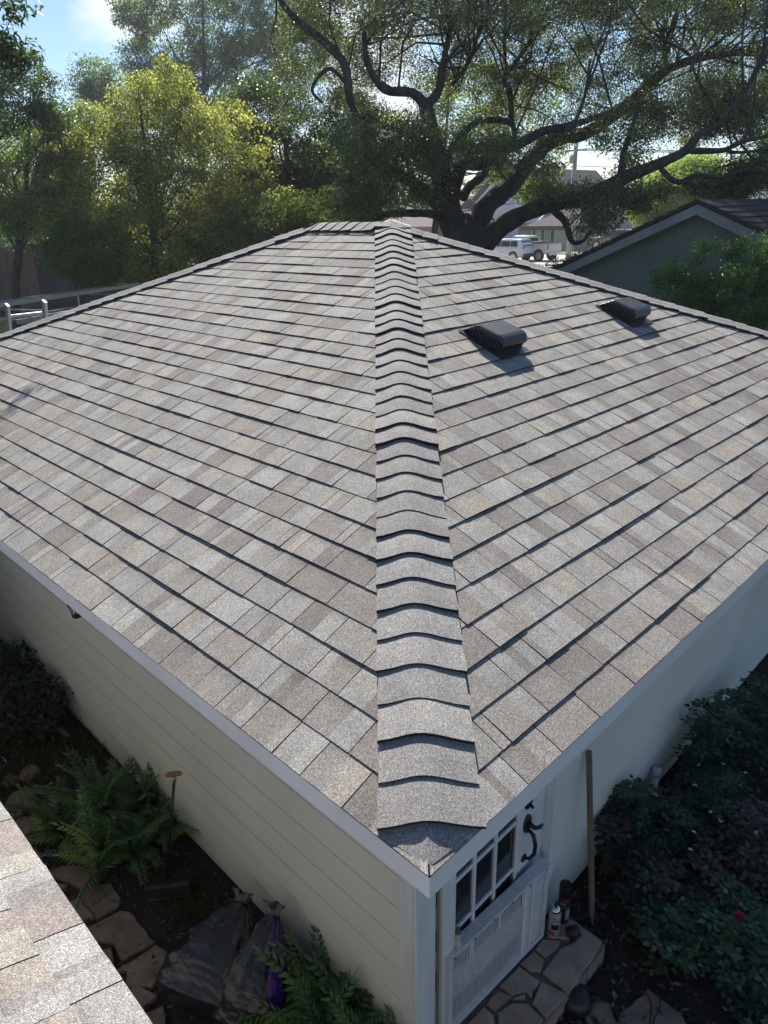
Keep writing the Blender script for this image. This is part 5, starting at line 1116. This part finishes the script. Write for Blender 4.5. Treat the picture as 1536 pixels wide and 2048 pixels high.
# board walled house right of the stone one
XD = 72.0; hD = thing('board_walled_house', 'grey roofed house with a pale board front behind the parked taupe car', 'house')
ya, yb, zeD, _ = front(XD, 1216, 1330, 441, 500); box_walls(hD, XD, ya, yb, zeD, 10, M['stone'], 2.6); gable_roof(hD, XD, ya, yb, zeD+.1, 10, 2.9, M['troof'], .7)
yD = lambda px: onx(px, 460, XD).y
for px in (1232, 1247, 1262, 1278, 1292): MB().lohi((XD-.08, yD(px)-.1, 0), (XD-.01, yD(px)+.1, zeD)).go('timber', M['shutter'], hD)
window(hD, XD, yD(1236), yD(1243), 1.0, 2.3, (1, 2), 'white')
# pale house far right
XE_ = 48.0; hE = thing('pale_far_house', 'pale sided house with sloping eaves at the right edge behind the neighbouring roof', 'house')
ge = onx(1500, 352, XE_); Pe = lambda y, z, x=XE_: Vector((x, ge.y+y, z))
MB().prism([Pe(-6, 0), Pe(6, 0), Pe(6, ge.z-2.6), Pe(0, ge.z-.2), Pe(-6, ge.z-2.6)], (.3, 0, 0)).go('wall', M['tudor'], hE)
for sg in (1, -1): MB().prism([Pe(0, ge.z, XE_-.4), Pe(sg*6.4, ge.z-2.75, XE_-.4), Pe(sg*6.4, ge.z-2.45, XE_-.4), Pe(0, ge.z+.25, XE_-.4)], (10, 0, 0)).go('roof', M['troof'], hE)
window(hE, XE_, ge.y+1.4, ge.y+.2, ge.z-2.2, ge.z-1.2, (2, 1))

# ================================================================== POLE AND WIRES
pg = onz(1135, 532); up_ = thing('utility_pole', 'pale grey utility pole standing in front of the stone house', 'pole', (pg.x, pg.y, 0))
ph = onx(1143, 285, pg.x).z
MB().tube([(0, 0, 0), (0, 0, ph)], [.20, .13], 12).go('shaft', M['pave'], up_, smooth=True)
MB().box((0, 0, ph-.5), (.12, 1.6, .10)).go('crossarm', M['pave'], up_)
MB().lathe([(.001, 0), (.14, 0), (.14, .5), (.001, .5)], (-.3, .1, ph-1.3), 12).go('transformer', M['pave'], up_, smooth=True)
for k, (dz, dy) in enumerate(((0, .7), (0, 0), (0, -.7), (-1.0, 0))):
    a = Vector((pg.x, pg.y+dy, ph-.44+dz)); b = a+Vector((14, -62, 0)); pts = [a.lerp(b, i/12)+Vector((0, 0, -1.6*math.sin(math.pi*i/12))) for i in range(13)]
    o = MB().tube(pts, .018, 5).go('power_line', M['wire']); tag(o, ('uppermost power line running right from the utility pole', 'second power line from the top', 'third power line from the top', 'lowest power line, well below the others')[k], 'cable', 'power lines')

# ================================================================== VEHICLES (all head along +Y)
def wheel(parent, x, y, r_, w=.24, name='wheel'):
    t = MB().lathe([(r_*.62, -w/2), (r_*.93, -w/2), (r_, -w/2+.03), (r_, w/2-.03), (r_*.93, w/2), (r_*.62, w/2)], (x, y, r_), 24, axis=(1, 0, 0)).go(name, M['tyre'], parent, smooth=False)
    rim = MB(); sx_ = -1 if x < 0 else 1
    rim.lathe([(.001, 0), (r_*.16, 0), (r_*.16, .01), (.001, .012)], (x+sx_*w*.46, y, r_), 12, axis=(sx_, 0, 0))
    for i in range(6):
        a = i*math.pi/3; d = Vector((0, math.cos(a), math.sin(a))); e_ = Vector((0, -math.sin(a), math.cos(a)))*r_*.10; c_ = Vector((x+sx_*w*.45, y, r_))
        rim.prism([c_+e_, c_-e_, c_+d*r_*.62-e_*.8, c_+d*r_*.62+e_*.8], (sx_*.02, 0, 0))
    rim.lathe([(r_*.58, 0), (r_*.66, 0), (r_*.66, .02), (r_*.58, .02)], (x+sx_*w*.44, y, r_), 24, axis=(sx_, 0, 0))
    rim.go('rim', M['chrome'], t); return t
def loft(name, sts, m, parent, bevel=0, smooth=False):
    """sts: (y, [(half width, z), ...] from sill up to the centre line of the roof)."""
    V = []; F = []; k = len(sts[0][1])
    for y, pr_ in sts: V += [(-w, y, z) for w, z in pr_]+[(w, y, z) for w, z in reversed(pr_)]
    n = 2*k
    for i in range(len(sts)-1):
        for j in range(n-1): F.append((i*n+j, i*n+j+1, (i+1)*n+j+1, (i+1)*n+j))
        F.append((i*n+n-1, i*n, (i+1)*n, (i+1)*n+n-1))
    F += [tuple(range(n)), tuple((len(sts)-1)*n+j for j in range(n-1, -1, -1))]
    o = mesh(name, V, F, m, parent, smooth=smooth)
    if bevel: b = o.modifiers.new('bevel', 'BEVEL'); b.width = bevel; b.segments = 2; b.limit_method = 'ANGLE'
    return o
def suv(label, loc, m, group='vehicles parked across the street'):
    t = thing('suv', label, 'suv', loc, 0, group)
    P = lambda zb, zs, zt, w=.92: [(w-.06, zb), (w, zb+.15), (w, zs-.1), (w-.05, zs), (w-.06, zt)]
    loft('body', [(-2.30, P(.42, .95, .98, .84)), (-2.22, P(.36, 1.02, 1.06)), (-1.6, P(.28, 1.06, 1.09)), (.4, P(.26, 1.05, 1.08)), (1.3, P(.26, 1.0, 1.05)), (2.1, P(.30, .86, .92)), (2.3, P(.42, .74, .80, .80))], m, t, .04)
    cab = loft('cabin', [(-2.12, [(.82, 1.06), (.74, 1.22), (.70, 1.26), (.5, 1.27)]), (-1.86, [(.84, 1.07), (.72, 1.56), (.66, 1.62), (.45, 1.66)]), (-.9, [(.85, 1.07), (.72, 1.60), (.66, 1.67), (.4, 1.70)]), (.1, [(.85, 1.07), (.71, 1.58), (.65, 1.65), (.4, 1.69)]), (.65, [(.84, 1.06), (.69, 1.42), (.62, 1.50), (.4, 1.53)]), (1.25, [(.82, 1.03), (.74, 1.06), (.6, 1.08), (.4, 1.09)])], m, t, .03)
    for sg in (-1, 1):
        for (a, b, ta, tb) in ((-1.72, -1.05, -1.62, -1.05), (-.98, -.16, -.98, -.16), (-.09, .86, -.09, .42)):
            q = [Vector((sg*.853, a, 1.12)), Vector((sg*.853, b, 1.12)), Vector((sg*.742, tb, 1.52)), Vector((sg*.742, ta, 1.52))]
            MB().prism(q, (sg*.012, 0, 0)).go('side_window', M['carglass'], t)
        MB().prism([(sg*.60, -2.235, .98), (sg*.90, -2.225, .98), (sg*.88, -2.225, 1.08), (sg*.52, -2.245, 1.05)], (0, -.035, 0)).go('tail_light', M['red'], t)
        MB().tube([(sg*.62, -1.5, 1.72), (sg*.62, -.9, 1.745), (sg*.62, .2, 1.715)], .02, 6).go('roof_rail', M['black'], t)
        for y in (-1.38, 1.38): wheel(t, sg*.80, y, .36); MB().lathe([(.30, -.02), (.43, -.02), (.43, .02), (.30, .02)], (sg*.905, y, .38), 24, axis=(1, 0, 0)).go('arch_trim', M['black'], t)
    MB().prism([(-.70, -2.13, 1.14), (.70, -2.13, 1.14), (.60, -1.93, 1.53), (-.60, -1.93, 1.53)], (0, -.03, .01)).go('rear_window', M['carglass'], t)
    MB().prism([(-.56, 1.16, 1.13), (.56, 1.16, 1.13), (.56, .74, 1.44), (-.56, .74, 1.44)], (0, .03, .02)).go('windscreen', M['carglass'], t)
    MB().lohi((-.86, -2.36, .34), (.86, -2.28, .60)).go('bumper', M['black'], t, bevel=.02)
    MB().lohi((-.26, -2.325, .72), (.26, -2.303, .84)).go('number_plate', M['paper'], t)
    return t
q = onz(1046, 521); suv('white suv with black roof rails parked beside the silver pickup', (q.x-1.2, q.y+.9, .02), M['carwhite'])
q = onx(1255, 480, 60.5); o = suv('taupe suv parked in front of the board walled house', (62.2, q.y+2.0, .3), M['bronzecar'])
q = onz(1078, 523); tr = thing('pickup_truck', 'silver pickup truck parked with its tailgate towards us', 'pickup', (q.x+.9, q.y+1.6, .02), 0, 'vehicles parked across the street')
P = lambda zb, zs, w=1.0: [(w-.08, zb), (w, zb+.15), (w, zs-.12), (w-.04, zs), (w-.2, zs+.01)]
loft('body', [(-.35, P(.45, 1.20)), (.4, P(.42, 1.22)), (1.9, P(.42, 1.22)), (2.2, P(.42, 1.20)), (3.5, P(.45, 1.12)), (3.75, P(.55, .98, .92))], M['truck'], tr, .04)
bd = MB().lohi((-.98, -2.35, .55), (-.90, -.36, 1.28)).lohi((.90, -2.35, .55), (.98, -.36, 1.28)).lohi((-.90, -2.30, .62), (.90, -.40, .70)); bd.go('bed', M['truck'], tr, bevel=.03)
MB().lohi((-.899, -2.42, .66), (.899, -2.352, 1.27)).go('tailgate', M['truck'], tr, bevel=.02)
MB().lohi((-.93, -2.44, 1.275), (.93, -2.34, 1.31)).go('tailgate_cap', M['black'], tr)
for sg in (-1, 1):
    MB().lohi((sg*.90, -2.40, .86), (sg*1.0, -2.352, 1.22)).go('tail_light', M['red'], tr); MB().lohi((sg*.89, -2.30, 1.282), (sg*.99, -.40, 1.31)).go('bed_rail', M['black'], tr)
    MB().prism([(sg*.90, -.22, 1.26), (sg*.90, .62, 1.26), (sg*.78, .55, 1.66), (sg*.78, -.12, 1.66)], (sg*.012, 0, 0)).go('side_window', M['carglass'], tr)
    MB().prism([(sg*.90, .70, 1.26), (sg*.90, 1.62, 1.26), (sg*.78, 1.15, 1.66), (sg*.78, .64, 1.66)], (sg*.012, 0, 0)).go('side_window', M['carglass'], tr)
    for y in (-1.55, 2.75): wheel(tr, sg*.86, y, .40, .27); MB().lathe([(.36, -.02), (.47, -.02), (.47, .02), (.36, .02)], (sg*.975, y, .44), 24, axis=(1, 0, 0)).go('arch_trim', M['chrome'] if y > 9 else M['black'], tr)
loft('cab', [(-.32, [(.90, 1.20), (.80, 1.66), (.72, 1.76), (.4, 1.79)]), (-.1, [(.91, 1.20), (.79, 1.72), (.72, 1.82), (.4, 1.86)]), (.9, [(.91, 1.20), (.79, 1.74), (.72, 1.84), (.4, 1.88)]), (1.2, [(.91, 1.20), (.77, 1.66), (.70, 1.74), (.4, 1.77)]), (2.0, [(.89, 1.19), (.8, 1.22), (.6, 1.23), (.4, 1.24)])], M['truck'], tr, .03)
MB().prism([(-.74, -.335, 1.27), (.74, -.335, 1.27), (.68, -.335, 1.67), (-.68, -.335, 1.67)], (0, -.03, 0)).go('rear_window', M['carglass'], tr)
MB().lohi((-.82, -.98, 1.285), (.82, -.42, 1.42)).go('tool_box', M['black'], tr)
MB().lohi((-.94, -2.60, .44), (.94, -2.43, .64)).go('bumper', M['truck'], tr, bevel=.03)
MB().lohi((-.20, -2.612, .48), (.20, -2.602, .60)).go('number_plate', M['paper'], tr)

# ================================================================== LEFT YARD: fence, wall, work trailer with ladders, ladder at the eave
yl = MB().add([(-20, 9.4, .02), (30, 9.4, .02), (30, 70, .02), (-20, 70, .02)], [(0, 1, 2, 3)]).go('yard_grass', mat('yard_green', (.022, .036, .014), .95, c2=(.012, .02, .008), scale=1.5, bump=.6, spec=0.0)); tag(yl, kind='structure')
fc = thing('wooden_fence', 'brown wooden privacy fence at the left edge under the pale tree', 'fence')
FY = 36.0; a = ony(-60, 500, FY); b = ony(58, 492, FY); x = a.x; zt_ = b.z; n = 0
while x < b.x: MB().lohi((x, FY-.02, .02), (x+.135, FY, zt_+R.uniform(-.02, .02))).go('board', M['fence'], fc); x += .14
for zz_ in (.4, zt_-.4): MB().lohi((a.x, FY+.001, zz_), (b.x, FY+.06, zz_+.09)).go('rail', M['fence'], fc)
a2 = ony(120, 500, FY); o = MB().lohi((b.x+.05, FY+.3, 0), (a2.x+2.5, FY+.5, zt_+.1)).go('dark_wall', M['navy']); tag(o, 'dark slate coloured wall continuing to the right of the wooden fence', 'wall')
o = MB().tube([onz(20, 604, .03), onz(60, 592, .03), onz(110, 586, .03), onz(120, 575, .03)], .06, 6).go('edging_strip', M['pave']); tag(o, 'pale curved edging strip in the dark lawn behind the ladders', 'edging')
def rail_ladder(name, label, p0, p1, side, n, rw=.03, rd=.075, group=None, fl=.40):
    """Two channel rails and n round rungs from p0 to p1; side is the direction across."""
    t = thing(name, label, 'ladder', (0, 0, 0), 0, group); d = (p1-p0); L = d.length; d.normalize(); nn = d.cross(side).normalized()
    for sg in (-1, 1):
        c = side*sg*fl/2; q = [p0+c+side*a_*rw/2+nn*b_*rd/2 for a_, b_ in ((-1, -1), (1, -1), (1, 1), (-1, 1))]; MB().prism(q, d*L).go('rail', M['galv'], t)
    for i in range(n):
        p = p0+d*(L*(i+.5)/n); MB().tube([p-side*(fl/2+.012), p+side*(fl/2+.012)], .019, 8).go('rung', M['galv'], t)
    return t
# ladder standing at the far eave
la, lb = ony(18, 640, 8.72), ony(90, 625, 8.72); sd_l = (Vector((lb.x, lb.y, 0))-Vector((la.x, la.y, 0))); wl_ = sd_l.length; sd_l.normalize()
ctr = (la+lb)/2; tpz = (ony(14, 608, 8.72).z+ony(86, 602, 8.72).z)/2
rail_ladder('leaning_ladder', 'aluminium ladder top poking up over the left eave of the garage', Vector((ctr.x, 9.75, 0)), Vector((ctr.x, 8.66, tpz)), sd_l, 10, .032, .085, fl=wl_)
# pickup bed / work truck with two ladders on its rack
tA, tB = deep(30, 606, 15.5), deep(262, 588, 19.0); 
wt = thing('work_truck', 'dark work truck with rack and tarp, half hidden behind the left roof hip', 'truck', (0, 0, 0))
dirT = Vector((tB.x-tA.x, tB.y-tA.y, 0)).normalized(); perp = Vector((-dirT.y, dirT.x, 0)); zr = tA.z-.12
def TP(a_, b_, c_): return Vector((tA.x, tA.y, 0))+dirT*a_+perp*b_+Vector((0, 0, c_))
def tb_(name, a0, a1, b0, b1, c0_, c1_, m, bevel=0): 
    V = [TP(a_, b_, c_) for a_ in (a0, a1) for b_ in (b0, b1) for c_ in (c0_, c1_)]
    o = mesh(name, V, [(0, 1, 3, 2), (4, 6, 7, 5), (0, 4, 5, 1), (2, 3, 7, 6), (0, 2, 6, 4), (1, 5, 7, 3)], m, wt)
    if bevel: k_ = o.modifiers.new('bevel', 'BEVEL'); k_.width = bevel; k_.segments = 3
    return o
tb_('bed', -.6, 3.2, -1.0, 1.0, .35, 1.25, M['navy'], .05); tb_('cab', -2.6, -.65, -.88, .88, .5, 1.55, M['black'], .15); tb_('bonnet', -3.9, -2.61, -.88, .88, .5, 1.05, M['black'], .12)
for a_ in (-2.9, 2.3):
    for b_ in (-.9, .9):
        q = TP(a_, b_, .36); MB().lathe([(.001, -.12), (.34, -.12), (.36, -.08), (.36, .08), (.34, .12), (.001, .12)], q, 22, axis=perp).go('wheel', M['tyre'], wt)
for a_ in (-.2, 2.9):
    for b_ in (-.85, .85): MB().tube([TP(a_, b_, 1.1), TP(a_, b_, zr)], .025, 8).go('rack_post', M['galv'], wt)
    MB().tube([TP(a_, -.95, zr), TP(a_, .95, zr)], .025, 8).go('rack_bar', M['galv'], wt)
tv = MB(); nx_, ny_ = 14, 10
for i in range(nx_+1):
    for j in range(ny_+1):
        u_, v_ = i/nx_, j/ny_; tv.V.append(TP(.1+2.9*u_, -.85+1.7*v_, 1.18+.22*math.sin(math.pi*u_)*math.sin(math.pi*v_)+R.uniform(0, .10)))
for i in range(nx_):
    for j in range(ny_): k = i*(ny_+1)+j; tv.F.append((k, k+1, k+ny_+2, k+ny_+1))
tv.go('tarp', M['blue'], wt)
tb_('cardboard_box', -.55, -.1, -.6, .3, 1.16, 1.45, M['bare'], .01)
rail_ladder('roof_rack_ladder', 'long aluminium ladder on the work truck, the farther one of two', TP(-.9, .42, zr+.09), TP(4.6, .42, zr+.09), perp, 12, .03, .085, 'ladders on the work truck', .42)
rail_ladder('roof_rack_ladder', 'long aluminium ladder on the work truck, the nearer one of two', TP(-.7, -.45, zr-.17), TP(4.4, -.45, zr-.17), perp, 11, .03, .085, 'ladders on the work truck', .42)

# ================================================================== AIR: thin volume added to imitate veiling glare over the trees
hz = MB().lohi((-60, -60, -1.2), (150, 150, 22)).go('glare_haze', None); hz['kind'] = 'stuff'
hm = bpy.data.materials.new('glare_haze_air'); hm.use_nodes = True; hn_ = hm.node_tree.nodes; hn_.remove(hn_['Principled BSDF'])
pv = hn_.new('ShaderNodeVolumePrincipled'); pv.inputs['Color'].default_value = (.92, .95, 1, 1); pv.inputs['Density'].default_value = .0006; pv.inputs['Anisotropy'].default_value = .35
hm.node_tree.links.new(pv.outputs[0], hn_['Material Output'].inputs['Volume']); hz.data.materials.append(hm)
SC.cycles.volume_bounces = 0; SC.cycles.volume_step_rate = 5
